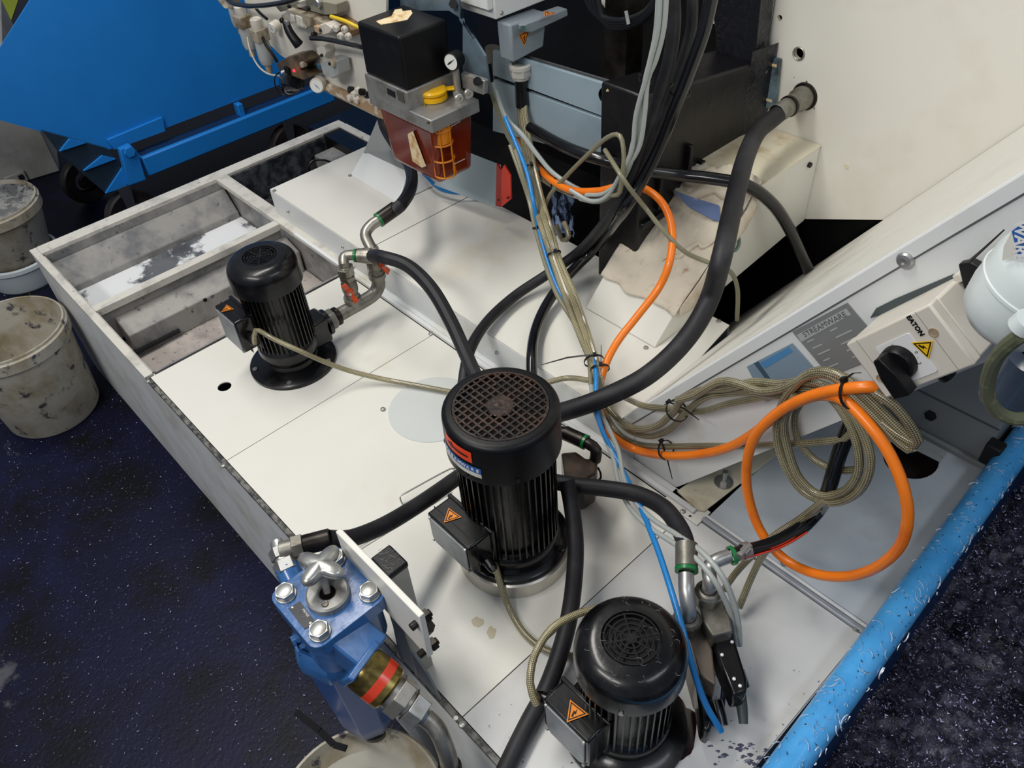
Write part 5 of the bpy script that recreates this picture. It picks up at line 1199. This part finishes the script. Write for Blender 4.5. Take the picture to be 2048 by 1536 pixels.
cable('air_hose', [(448, -10, 0, 1.04), (465, 6, 0, 1.03), (505, 12, 0, 1.03), (560, 6, 0, 1.03), (610, -8, 0, 1.03)], .0065, rubberg, 'glossy black air hose arching along the top edge over the filter bowls', 'hose')
cable('sensor_cable', [(508, 12, 0, 1.05), (520, 26, 0, 1.05), (534, 38, 0, 1.05)], .004, blackp, 'short black cable dropping from the air hose arc')
cable('air_hose', [(622, 76, 0, 1.03), (650, 78, 0, 1.03), (690, 86, 0, 1.03), (730, 95, 0, 1.03), (760, 96, 0, 1.08)], .0062, rubberg, 'glossy black air hose running from the tan solenoid valve behind the lubricator', 'hose')
cable('air_tube', [(495, 74, 0, 1.03), (500, 100, 0, 1.02), (515, 130, 0, 1.02), (535, 147, 0, 1.03), (560, 152, 0, 1.05)], .0026, mat('clear_tube', '#B8AFA0', .3), 'thin cream tube hanging in front of the blue skip', 'tube')
cable('air_tube', [(662, 33, 0, 1.05), (690, 42, 0, 1.05), (715, 54, 0, 1.06), (740, 64, 0, 1.08)], .0045, yellowt, 'yellow air tube running behind the lubricator box', 'tube')

# ================================================================== valve block with sensors near the right pump
VB = thing('valve_block', W(1400, 1200, 0), 'steel valve block with two elbow unions beside the oily pump near the blue rail', 'valve block')
P1 = W(1415, 1195, .15); P2 = W(1372, 1235, .15)
q1 = Vector((-.352, .655, 0)); 
va = W(1425, 1205, .14); vb2 = W(1375, 1245, .12)
build('upper_block', MB().prism([W(x, y, .145) for x, y in ((1396, 1198), (1440, 1188), (1462, 1240), (1466, 1262), (1425, 1272), (1405, 1240))], (0, 0, -.145)), castst, VB, bevel=.003)
build('lower_block', MB().prism([W(x, y, .115) for x, y in ((1372, 1250), (1402, 1240), (1425, 1300), (1432, 1370), (1400, 1350))], (0, 0, -.115)), mat('block_brown', '#75695E', .4, metal=.4), VB, bevel=.003)
def union(px, py, z, r=.0215):
    p = W(px, py, z); mb = MB(); hexnut(p, (0, 0, 1), r, .020, mb); mb.lathe([(r*.95, .02), (r*.8, .026), (.014, .027)], p, n=24); mb.cyl(p-Vector((0, 0, .012)), p, r*.82, n=24); build('hex_union', mb, castst, VB, bevel=.001); return p
u1 = union(1414, 1196, .150, .0225); u2 = union(1372, 1250, .128, .0235)
EA = [u1+Vector((0, 0, .02)), u1+Vector((0, 0, .045)), W(1418, 1135, .205), W(1432, 1122, .212), W(1458, 1112, .212)]
build('swept_elbow', MB().tube(EA, .0115, 18, .005), alu if False else zinc, VB)
ra = (W(1478, 1106, .212)-EA[-1]).normalized(); build('green_ring', MB().lathe([(.012, -.003), (.0155, -.003), (.0155, .003), (.012, .003)], W(1464, 1111, .212), ra, 24), green, VB)
EB = [u2+Vector((0, 0, .02)), u2+Vector((0, 0, .045)), W(1373, 1180, .195), W(1372, 1150, .20)]
build('swept_elbow', MB().tube(EB, .0125, 18, .005), zinc, VB)
rb_ = (W(1372, 1120, .205)-W(1372, 1146, .20)).normalized(); build('green_ring', MB().lathe([(.0125, -.003), (.0185, -.003), (.0185, .003), (.0125, .003)], W(1373, 1140, .2005), rb_, 24), green, VB)
build('ferrule', MB().lathe([(.0125, 0), (.0178, .001), (.0178, .040), (.016, .041)], W(1373, 1136, .201), rb_, 24), castst, VB)
def swbody(name, lab, poly, z, th, M=blackg):
    t = thing(name, W(poly[0][0], poly[0][1], 0), lab, 'sensor'); build('sensor_body', MB().prism([W(x, y, z) for x, y in poly], (0, 0, -th)), M, t, bevel=.005); return t
s1 = swbody('level_sensor', 'black oily sensor body with clear pointed end beside the steel valve block', ((1420, 1268), (1462, 1252), (1474, 1290), (1494, 1355), (1494, 1385), (1466, 1392), (1440, 1330)), .12, .045)
mb = MB(); mb.tube([W(1470, 1345, .10), W(1480, 1375, .085)], .0155, 14); build('sensor_collar', mb, blackg, s1)
build('clear_tip', MB().tube([W(1478, 1385, .08), W(1484, 1415, .07), W(1487, 1448, .06)], lambda t: .0105*(1-.35*t), 14), mat('smoky_tip', '#3C4342', .5), s1)
build('wood_peg', MB().tube([W(1432, 1258, .125), W(1439, 1240, .14)], .006, 10), torn, s1)
for x, y in ((1430, 1266), (1464, 1284), (1468, 1358), (1480, 1372), (1444, 1310)): build('oil_drop', MB().lathe([(.003, 0), (.0025, .002), (0, .0032)], W(x, y, .1205), n=12), chip, s1)
s2 = swbody('level_sensor', 'black oily sensor plug standing under the end of the blue cable', ((1382, 1300), (1408, 1310), (1418, 1360), (1428, 1440), (1418, 1465), (1404, 1455), (1396, 1400)), .07, .05)
mb = MB(); mb.tube([W(1428, 1400, .06), W(1436, 1430, .05), W(1440, 1452, .045)], .013, 14); build('cable_end_plug', mb, blackg, s2)
cable('sensor_lead', [(1438, 1335, .08), (1448, 1370, .06), (1444, 1410, .05), (1440, 1440, .045)], .0045, mat('dark_blue_lead', '#1A2A4A', .4), 'dark blue sensor lead curving between the two black sensors')
# ================================================================== hoses
ref_s = E2[-1] + r2*.05
cable('coolant_hose', [ref_s, (800, 412, .265), (818, 385, .24), (824, 355, .22), (815, 325, 0, 1.16), (792, 292, 0, 1.19), (770, 255, 0, 1.22), (762, 215, 0, 1.24)], .0165, rubber, 'black hose curving up from a green ringed elbow to behind the amber reservoir', 'hose')
cable('coolant_hose', [H2S + H2D*.012, (765, 514, .25), (815, 531, .245), (862, 576, .225), (900, 640, .19), (930, 705, .15), (955, 760, .11), (985, 815, .06)], .0158, rubber, 'black hose from the left pump elbow to behind the large centre pump', 'hose')
cable('coolant_hose', [ws, (1545, 238, 0, 1.57), (1515, 264, 0, 1.50), (1493, 310, 0, 1.40), (1476, 370, 0, 1.30), (1460, 440, 0, 1.20), (1442, 520, 0, 1.10), (1422, 590, .33), (1392, 650, .29), (1348, 705, .25), (1290, 754, .215), (1225, 788, .18), (1170, 810, .16), (1110, 828, .13), (1060, 840, .1)], .0195, rubber, 'thick black hose sweeping from the wall fitting down to the large centre pump', 'hose', n=20)
cable('coolant_hose', [(1060, 255, 0, 1.23), (1110, 284, 0, 1.22), (1160, 306, 0, 1.215), (1215, 322, 0, 1.23), (1290, 341, 0, 1.28), (1360, 350, .385), (1430, 358, .385), (1495, 372, .375), (1545, 408, .32), (1580, 460, .24), (1605, 515, .14), (1635, 580, .0), (1670, 640, -.15)], .0140, rubberg, 'glossy black hose crossing behind the cloth and dropping into the black gap', 'hose', n=16)
cable('coolant_hose', [(1345, -40, 0, 1.22), (1348, 50, 0, 1.21), (1336, 130, 0, 1.20), (1312, 210, 0, 1.19), (1285, 285, 0, 1.18), (1262, 350, 0, 1.17), (1228, 420, 0, 1.15), (1165, 497, .19), (1100, 545, .135), (1030, 592, .115), (975, 643, .12), (940, 700, .13), (926, 770, .10), (925, 830, .05)], .0125, rubber, 'matt thin black hose from the top edge arching left to behind the centre pump', 'hose', n=14)
cable('coolant_hose', [(1430, -40, 0, 1.24), (1408, 60, 0, 1.23), (1376, 150, 0, 1.22), (1350, 215, 0, 1.21), (1320, 290, 0, 1.20), (1285, 360, 0, 1.18), (1245, 425, 0, 1.15), (1190, 495, .19), (1130, 558, .14), (1092, 612, .12), (1070, 665, .115), (1063, 720, .12), (1066, 790, .08)], .0125, rubberg, 'glossy thin black hose from the top edge dropping straight behind the centre pump', 'hose', n=14)
cable('coolant_hose', [(1385, -40, 0, 1.28), (1382, 60, 0, 1.27), (1355, 150, 0, 1.26), (1330, 220, 0, 1.25), (1298, 300, 0, 1.24), (1262, 385, 0, 1.22)], .011, rubber, 'dull black hose behind the pair coming from the top edge', 'hose')
cable('coolant_hose', [HOSE6S - dQ*.004, (700, 1077, .215), (765, 1052, .18), (830, 1014, .14), (880, 980, .11), (920, 952, .09), (960, 930, .07)], .0150, rubber, 'black hose running from the blue filter inlet to behind the large centre pump', 'hose', n=16)
cable('coolant_hose', [(1100, 962, .11), (1160, 972, .12), (1220, 978, .13), (1280, 990, .145), (1330, 1018, .165), (1362, 1062, .185), W(1373, 1100, .20), W(1373, 1118, .202)], .0155, rubber, 'black hose from the centre pump bending right and down to the valve block', 'hose', n=16)
cable('coolant_hose', [(1133, 960, .16), (1143, 1010, .13), (1151, 1080, .10), (1149, 1150, .08), (1139, 1230, .07), (1120, 1305, .055), (1092, 1380, .03), (1060, 1440, .018), (1030, 1500, .016), (1000, 1565, .016)], .0150, rubber, 'black hose passing between the centre pump and the right pump to the bottom edge', 'hose', n=16)
rh = cable('striped_hose', [W(1464, 1111, .212)+ra*.006, (1490, 1103, .210), (1545, 1088, .20), (1600, 1058, .195), (1637, 1020, .20), (1655, 985, 0, .865), (1675, 920, 0, .872), (1700, 850, 0, .88), (1720, 790, 0, .885)], .0118, rubberg, 'black hose with red stripes leaving the valve block below the orange loop', 'hose', n=16)
for dx, dy, nm in ((3, 10, 1), (7, 14, 2), (-2, 6, 3)):
    build('red_stripe', MB().tube(pts_of([(1478+dx, 1104+dy-2, .2155), (1510+dx, 1097+dy-2, .211), (1560+dx, 1082+dy-4, .2045), (1608+dx, 1054+dy-4, .20)]), .0016, 6), redt, rh)
hc_ = thing('hose_clamp', W(1491, 1102, .2), 'zinc hose clamp on the red striped hose', 'clamp')
cdir = (W(1500, 1100, .21)-W(1482, 1105, .211)).normalized()
build('band', MB().lathe([(.0122, -.006), (.0142, -.006), (.0142, .006), (.0122, .006)], W(1491, 1102, .2105), cdir, 24), zinc, hc_)
mb = MB(); p = W(1491, 1100, .226); mb.cyl(p-Vector((0, .012, 0)), p+Vector((0, .012, 0)), .005, n=12); mb.cyl(p+Vector((0, -.012, 0)), p+Vector((0, -.018, 0)), .007, n=6); mb.bb(p-Vector((.006, .007, .008)), p+Vector((.006, .007, .003))); build('clamp_screw', mb, zinc, hc_)
# fittings behind the centre pump
SF = thing('suction_fitting', W(1160, 930, 0), 'oily brown pump fitting with green ringed pipe at the right of the centre pump', 'fitting')
build('steel_pipe', MB().tube(pts_of([(1118, 862, .15), (1150, 875, .15), (1178, 888, .15), (1192, 900, .145), (1190, 920, .12)]), .0115, 16), darkst, SF)
gdr = (W(1182, 890, .15)-W(1165, 882, .15)).normalized(); build('green_ring', MB().lathe([(.012, -.003), (.015, -.003), (.015, .003), (.012, .003)], W(1170, 884, .15), gdr, 20), green, SF)
build('sleeve', MB().cyl(W(1130, 866, .15), W(1166, 882, .15), .0145, n=20), darkst, SF)
build('fitting_block', MB().prism([W(x, y, .125) for x, y in ((1122, 905), (1150, 902), (1170, 916), (1196, 918), (1192, 945), (1166, 962), (1130, 960))], (0, 0, -.09)), mat('oily_brown', '#241A14', .3, dirt_glints=[('#4A3A2C', 16, .55, .1, 5)]), SF, bevel=.004)
mb = MB(); hexnut(W(1165, 985, .03)-Vector((0, 0, .03)), (0, 0, 1), .018, .012, mb); mb.lathe([(.012, .0), (.020, .012), (.021, .03), (.016, .042), (0, .045)], W(1168, 1004, .0)-Vector((0,0,0)), n=20); build('brown_knob', mb, mat('knob_brown', '#3A1A14', .35), SF)
build('valve_stem', MB().cyl(W(1168, 1000, .03), W(1158, 955, .06), .007, n=12), darkst, SF)
build('wire_lever', MB().tube(pts_of([(1196, 935, .10), (1202, 955, .08), (1180, 975, .05)]), .0022, 6), darkst, SF)

# ================================================================== orange, blue and grey cables
cable('orange_cable', [(1003, 160, 0, 1.34), (1012, 205, 0, 1.32), (1030, 262, 0, 1.29), (1056, 311, 0, 1.25), (1086, 345, 0, 1.20), (1116, 369, 0, 1.17), (1150, 382, 0, 1.16), (1198, 382, 0, 1.16), (1240, 373, 0, 1.17), (1288, 377, .40), (1326, 408, .385), (1344, 458, .355), (1340, 520, .32), (1318, 575, .27), (1275, 632, .225), (1236, 682, .195), (1210, 732, .175), (1199, 782, .135), (1203, 835, .12), (1224, 872, .11), (1268, 898, .0, .868), (1330, 911, 0, .866), (1400, 908, 0, .866), (1458, 894, 0, .866), (1508, 866, 0, .862), (1552, 832, 0, .856), (1598, 803, 0, .85), (1645, 790, 0, .842), (1690, 802, 0, .834), (1738, 850, 0, .826), (1780, 910, 0, .82), (1808, 980, 0, .815), (1815, 1040, 0, .815), (1798, 1095, 0, .815), (1750, 1136, 0, .818), (1690, 1153, 0, .82), (1625, 1146, 0, .822), (1565, 1115, 0, .824), (1520, 1060, 0, .826), (1496, 990, 0, .828), (1494, 925, 0, .83), (1512, 870, 0, .832), (1555, 826, 0, .834), (1610, 796, 0, .834), (1670, 780, 0, .834), (1730, 774, 0, .84), (1775, 774, 0, .86)], .0083, orange, 'thick orange cable down the middle, hanging in a big round loop at right', n=16, step=.01)
cable('blue_cable', [(1010, 235, 0, 1.17), (1035, 295, 0, 1.14), (1054, 345, 0, 1.12), (1066, 400, 0, 1.09), (1078, 460, .285), (1094, 520, .25), (1115, 575, .225), (1146, 630, .20), (1178, 685, .185), (1191, 735, .175), (1192, 780, .165), (1193, 820, .15), (1205, 862, .13), (1230, 912, .11), (1256, 962, .11), (1280, 1012, .14), (1301, 1062, .17), (1320, 1112, .18), (1345, 1190, .185), (1366, 1262, .175), (1387, 1340, .14), (1411, 1408, .095), (1442, 1462, .05)], .0052, bluec, 'long blue cable running from the connector bundle down to the black sensor plug', n=12)
cable('blue_cable', [(848, 348, .13), (880, 378, .115), (925, 386, .115), (985, 378, .12), (1010, 370, .13)], .0055, bluec, 'short blue hose peeping out under the amber reservoir')
for k, (off, lab) in enumerate(((0, 'pale grey cable beside the blue one to the valve block, lower of two'), (1, 'pale grey cable beside the blue one to the valve block, upper of two'))):
    A = [(1182, 770, .15), (1188, 815, .14), (1204, 862, .125), (1226, 915, .11), (1236, 962, .105), (1256, 1010, .12), (1293, 1050, .16), (1345, 1085, .195), (1392, 1117, .215), (1428, 1160, .21), (1452, 1205, .17), (1466, 1240, .13), (1474, 1290, .08)]
    B = [(1190, 770, .15), (1200, 820, .14), (1220, 862, .125), (1238, 905, .115), (1247, 955, .11), (1268, 1000, .13), (1305, 1038, .165), (1355, 1070, .20), (1405, 1105, .22), (1443, 1150, .215), (1466, 1200, .175), (1476, 1240, .135), (1480, 1290, .08)]
    cable('grey_cable', (A, B)[k], .0046, greyc, lab, group='pale grey cables', n=10)
# pale strands falling from the top edge
strand_top = [((1318, -30), (1312, 60), (1300, 120), (1290, 160), (1278, 225), (1266, 285), (1250, 335), (1222, 378), (1188, 398), (1150, 392)),
              ((1326, -30), (1322, 60), (1306, 120), (1293, 160), (1284, 225), (1274, 285), (1256, 340), (1228, 386), (1196, 404), (1160, 398)),
              ((1334, -30), (1328, 55), (1312, 120), (1296, 160), (1290, 225), (1280, 290), (1258, 330), (1232, 368), (1205, 388), (1172, 390)),
              ((1322, -30), (1316, 60), (1302, 118), (1291, 160), (1272, 230), (1264, 300), (1240, 350), (1215, 392), (1182, 402), (1140, 380))]
for k, P in enumerate(strand_top):
    cable('grey_cable', [(x, y, 0, 1.16 - .006*k) for x, y in P], .0046, greyc, ('pale grey cable in the strand bundle falling from the top edge',)[0], group='pale grey strand bundle from the top edge', n=8)
# pale strands from behind the connector joining the orange cable
for k, P in enumerate((((985, 165), (1000, 215), (1020, 262), (1050, 312), (1090, 350), (1130, 376), (1172, 398)), ((975, 160), (992, 212), (1014, 268), (1048, 322), (1090, 362), (1135, 386), (1180, 402)), ((990, 180), (1012, 235), (1045, 270), (1075, 310), (1105, 345), (1150, 375), (1195, 392)))):
    cable('grey_cable', [(x, y, 0, 1.20 - .008*k) for x, y in P], .0055, (greyc, olivec, greyc)[k], 'pale grey cable running beside the orange cable from behind the plug connector', group='pale grey cables beside the orange cable', n=8)
cable('olive_cable', [(1085, 430, 0, 1.14), (1100, 390, 0, 1.16), (1135, 350, 0, 1.17), (1175, 310, 0, 1.17), (1215, 275, 0, 1.16), (1240, 272, 0, 1.15), (1248, 310, 0, 1.14), (1245, 350, 0, 1.135), (1242, 375, 0, 1.135), (1235, 390, 0, 1.14), (1205, 388, 0, 1.15)], .005, olivec, 'olive grey cable arching in a loop in front of the pale blue beam')
cable('olive_cable', [(1210, 300, 0, 1.16), (1232, 335, 0, 1.13), (1256, 372, 0, 1.13), (1290, 415, .39), (1330, 465, .36), (1372, 505, .325), (1430, 530, .30), (1462, 545, .27), (1475, 580, .2), (1474, 640, .1)], .005, olivec, 'olive cable lying across the stained cloth under the orange cable')
cable('olive_cable', [(1112, 450, 0, 1.13), (1125, 480, .24), (1138, 472, .26), (1128, 445, 0, 1.15)], .006, braid, 'small olive cable loop showing to the right of the bright braided bundle')
for k, P in enumerate((((1020, 290), (1038, 340), (1058, 400), (1070, 455), (1088, 520), (1112, 585), (1148, 645), (1176, 705), (1182, 770)), ((1030, 300), (1046, 350), (1062, 405), (1076, 460), (1096, 520), (1122, 580), (1156, 640), (1182, 700), (1190, 770)))):
    zz = (None, None, None, .285, .25, .22, .195, .175, .15)
    cable('olive_cable', [(x, y, 0, 1.13 - .012*i) if zz[i] is None else (x, y, zz[i]-.006*k) for i, (x, y) in enumerate(P)], .0052, olivec, 'olive grey cable running beside the blue cable, ' + ('left one', 'right one')[k] + ' of two')
# bright braided bundle from the shrink sleeve
bz = SLz
for k, (o1, o2, o3) in enumerate(((-9, -7, -10), (-3, -1, -3), (4, 5, 4), (9, 11, 11), (0, 3, 2))):
    P = [Vector((gx_ + (o1)*.0008, gy_ + (k % 2)*.008-.004, bz+.01)), (1045+o1*.6, 225, 0, gy_-.01), (1050+o1*.8, 265, 0, gy_-.03), (1062+o1*.8, 335, 0, gy_-.07), (1074+o2, 400, 0, gy_-.12), (1090+o2, 455, .31-.006*(k % 2)), (1110+o3*.7, 515, .265), (1134+o3, 578, .23), (1155+o3, 635, .205-.008*(k % 2)), (1175+o3*.8, 690, .185), (1193+o3*.5, 740, .17), (1202+o3*.4, 780, .14), (1214+o3*.8, 815, .12)]
    cable('braided_cable', P, .0062, braidb, 'bright braided cable in the bundle dropping from the plug connector', group='bright braided cables from the plug connector', n=10)
# braided brown cables over the conveyor side
def yy(L, y0, y1):
    n = len(L)-1; return [(x, y, 0, y0+(y1-y0)*i/n) for i, (x, y) in enumerate(L)]
cable('braided_cable', [(1214, 812, .12), (1240, 842, .115)] + yy([(1272, 858), (1312, 852), (1345, 826), (1366, 797), (1402, 781), (1455, 776), (1510, 764), (1560, 768), (1610, 762), (1660, 778), (1702, 822), (1732, 880), (1740, 935), (1716, 984), (1664, 1005), (1606, 982), (1570, 930), (1554, 868), (1566, 806), (1600, 760), (1640, 742), (1692, 758), (1740, 800), (1788, 848), (1825, 884), (1818, 898), (1782, 868), (1732, 815), (1690, 775)], .868, .842), .0070, braid, 'brown braided cable twisting from the knot into the hanging coil, thickest strand', n=14)
cable('braided_cable', [(1218, 818, .115), (1250, 855, .11)] + yy([(1295, 872), (1340, 858), (1372, 824), (1412, 794), (1455, 786), (1500, 784), (1560, 790), (1608, 778), (1655, 790), (1692, 835), (1714, 890), (1716, 945), (1688, 982), (1640, 990), (1600, 958), (1578, 905), (1568, 845), (1590, 792)], .876, .846), .0066, braid, 'brown braided cable wound on the inside of the hanging coil', n=14)
cable('braided_cable', [(1208, 822, .115), (1232, 862, .11)] + yy([(1268, 886), (1320, 893), (1400, 892), (1480, 892), (1560, 889), (1640, 884), (1690, 876), (1706, 852), (1700, 825)], .880, .868), .0060, braid, 'brown braided cable running straight along the orange cable below the twist', n=14)
cable('braided_cable', [(1212, 775, .15), (1250, 795, .13)] + yy([(1290, 812), (1345, 818), (1400, 823), (1455, 808), (1510, 797), (1560, 785), (1620, 772)], .884, .87), .0062, braid, 'thinner brown braided cable above the twist meeting the tie knot', n=12)
cable('braided_cable', yy([(1612, 790), (1590, 830), (1596, 880), (1630, 920), (1672, 940), (1710, 940)], .878, .878), .0060, braid, 'brown braided cable making the small inner arc behind the coil', n=12)
cable('braided_cable', [(1355, 800, 0, .86)] + yy([(1390, 790), (1440, 763), (1480, 768), (1520, 782), (1570, 776), (1620, 750), (1665, 752), (1710, 790), (1770, 850), (1832, 888), (1828, 862), (1790, 812), (1750, 785)], .858, .838), .0068, braid, 'brown braided cable reaching furthest right past the coil below the switch box', n=14)
cable('braided_cable', [(1650, 1000, 0, .85), (1600, 1038, .20), (1548, 1072, .16), (1500, 1115, .10), (1468, 1150, .06), (1448, 1180, .03)], .0062, braid, 'brown braided cable end running under the striped hose towards the valve block', n=12)
cable('braided_cable', [(1640, 1015, 0, .86), (1580, 1055, .18), (1530, 1105, .12), (1505, 1150, .07), (1478, 1215, .02)], .0062, braid, 'brown braided cable end dropping to the plate beside the valve block', n=12)
# cables of the pumps
cable('braided_cable', [g1, (512, 660, .165), (548, 678, .155), (600, 702, .13), (650, 724, .085), (700, 742, .045), (765, 758, .018), (835, 771, .012), (905, 784, .012), (960, 792, .02), (1030, 782, .10), (1085, 768, .125), (1135, 756, .13), (1185, 762, .145)], .0060, braidb, 'braided cable from the left pump terminal box across the plates to the cable knot', n=12)
cable('braided_cable', [g2, (990, 1130, .075), (1002, 1172, .045), (1020, 1220, .016), (1050, 1268, .009), (1092, 1300, .009), (1142, 1312, .009), (1190, 1318, .009)], .0062, braidb, 'braided cable from the centre pump terminal box to behind the right pump', n=12)
cable('braided_cable', [g3, (1072, 1405, .11), (1060, 1365, .13), (1070, 1308, .15), (1104, 1257, .16), (1150, 1230, .16), (1205, 1215, .15), (1250, 1212, .12)], .0062, braidb, 'braided cable looping up from the right pump terminal box', n=12)

# ================================================================== cable ties
def dirof(a, b): return (pt(b)-pt(a)).normalized()
tie_ring(pt((1062, 336, 0, gy_-.07)), dirof((1056, 300, 0, gy_-.05), (1068, 370, 0, gy_-.1)), .0145, 'black cable tie, upper one round the bright braided bundle')
tie_ring(pt((1108, 508, .268)), dirof((1098, 480, .29), (1120, 545, .245)), .0150, 'black cable tie, lower one round the bright braided bundle')
tie_ring(pt((1074, 455, .285)), dirof((1066, 420, 0, 1.08), (1082, 490, .265)), .0100, 'black cable tie round the olive pair and blue cable')
tie_ring(pt((1188, 722, .175)), dirof((1180, 690, .185), (1194, 750, .168)), .0200, 'black cable tie with long tail pointing left towards the centre pump', (1083, 730, .16))
tie_ring(pt((1200, 738, .168)), dirof((1196, 715, .175), (1204, 765, .155)), .0190, 'black cable tie with upright tail on the orange cable at the knot', (1202, 690, .21))
tie_ring(pt((1194, 795, .155)), dirof((1192, 770, .165), (1195, 820, .15)), .0090, 'black cable tie round the blue and grey cables below the knot')
tie_ring(pt((1332, 900, 0, .872)), dirof((1310, 900, 0, .872), (1354, 900, 0, .872)), .0180, 'black cable tie with hanging tail holding braid to orange cable', (1345, 958, 0, .87))
tie_ring(pt((1354, 822, 0, .866)), dirof((1340, 836, 0, .866), (1370, 806, 0, .866)), .0200, 'black cable tie at the twist of the brown braided cables', (1399, 840, 0, .86))
tie_ring(pt((1700, 788, 0, .838)), dirof((1670, 790, 0, .838), (1730, 786, 0, .838)), .0200, 'black cable tie round the orange cable beside the switch box', (1722, 745, 0, .85))
tie_ring(pt((1292, 160, 0, 1.155)), dirof((1298, 130, 0, 1.155), (1284, 200, 0, 1.155)), .0125, 'black cable tie round the pale strands falling from the top edge')
tie_ring(pt((1360, 182, 0, 1.225)), dirof((1372, 150, 0, 1.22), (1345, 220, 0, 1.22)), .0200, 'dark cable tie holding the black hose pair near the top edge')
tie_ring(pt((1110, 368, 0, 1.18)), dirof((1090, 350, 0, 1.18), (1130, 380, 0, 1.18)), .0120, 'dark cable tie on the orange cable in front of the machine bed')
rz_ = thing('rag', (-1.12, 1.36, -.02), 'crumpled blue rag lying in the dark gap behind the raised cover', 'rag')
rp = W(1118, 432, .16)
build('rag_cloth', MB().grid(lambda u, v: W(1105+40*u, 395+75*v, .09) + Vector((.02*noise.noise(Vector((u*5, v*5, 0))), 0, .05*noise.noise(Vector((u*4, v*4, 3))) + .03*noise.noise(Vector((u*11, v*11, 3))) + .0)), 24, 30), mat('blue_rag', '#8398B8', .9, dirt_glints=[('#2A3448', 22, .56, .05, 6)]), rz_, ang=80, solid=.002)

# ================================================================== small things on the plates
hd = thing('wire_handle', W(850, 965, 0), 'thin wire handle standing on the plate left of the centre pump', 'handle')
build('wire', MB().tube(pts_of([(806, 1010, .001), (800, 994, .02), (815, 984, .022), (900, 938, .022), (908, 942, .001)]), .0018, 8), zinc, hd)
pf = thing('perforated_strip', W(800, 1030, 0), 'pale perforated strip let into the plate under the filter hose', 'strip')
A_ = W(700, 1082, .0008); B_ = W(893, 958, .0008); sd = Vector((1, 0, 0))
a0 = W(703, 1085, .0008); a1 = W(720, 1100, .0008); c0_ = W(888, 965, .0008); c1 = W(905, 985, .0008)
build('strip_plate', MB().prism([a0, a1, c1, c0_], (0, 0, .0012)), mat('strip_paint', '#C6C5BE', .4), pf)
mb = MB()
for i in range(110):
    for j in range(4):
        p = a0.lerp(c0_, (i+.5)/110).lerp(a1.lerp(c1, (i+.5)/110), .15+.22*j); p = p + Vector((0, 0, .0013))
        mb.add([p+Vector((math.cos(a)*.0008, math.sin(a)*.0008, 0)) for a in (0, PI/3, 2*PI/3, PI, 4*PI/3, 5*PI/3)], [(0, 1, 2, 3, 4, 5)])
build('perforation', mb, ink, pf, kind='stuff', flat=True)
def blotch(px, py, rx, ry, M, nm, lab):
    pts = []
    for k in range(22):
        a = 2*PI*k/22; r = 1+.35*noise.noise(Vector((math.cos(a)*1.5+px, math.sin(a)*1.5+py, 0)))
        pts.append(W(px+rx*r*math.cos(a), py+ry*r*math.sin(a), .0002))
    return build(nm, MB().prism(pts, (0, 0, .0002)), M, label=lab, cat='stain', flat=True)
st1 = mat('coffee_oil_stain', '#C2B89E', .3); st2 = mat('dark_coolant_smear', '#8C8F96', .3, dirt_glints=[('#3C3F52', 60, .5, .04, 8)])
blotch(955, 1244, 12, 10, st1, 'oil_stain', 'pale brown round stain on the plate below the centre pump, upper left one')
blotch(983, 1265, 9, 12, st1, 'oil_stain', 'pale brown round stain on the plate below the centre pump, lower right one')
random.seed(11)
sm = MB()
for _ in range(46):
    cx_ = random.gauss(1490, 38); cy_ = random.gauss(1506, 20); rx_ = random.uniform(1.5, 8)
    sm.prism([W(cx_+rx_*(1+.5*math.sin(k*2.3+_))*math.cos(k*PI/4), cy_+.55*rx_*(1+.4*math.cos(k*1.7+_))*math.sin(k*PI/4), .0002+_*.000003) for k in range(8)], (0, 0, .0002))
build('oil_stain', sm, mat('dark_coolant_smear2', '#4A4E62', .35, dirt_glints=[('#8C8F9A', 60, .55, .05, 6)]), label='dark speckled smear at the bottom right corner of the plates', cat='stain', kind='stuff', flat=True)
blotch(1362, 1462, 30, 62, mat('rusty_oil', '#1E0C0A', .15), 'oil_stain', 'dark reddish oil pool at the foot of the right pump')
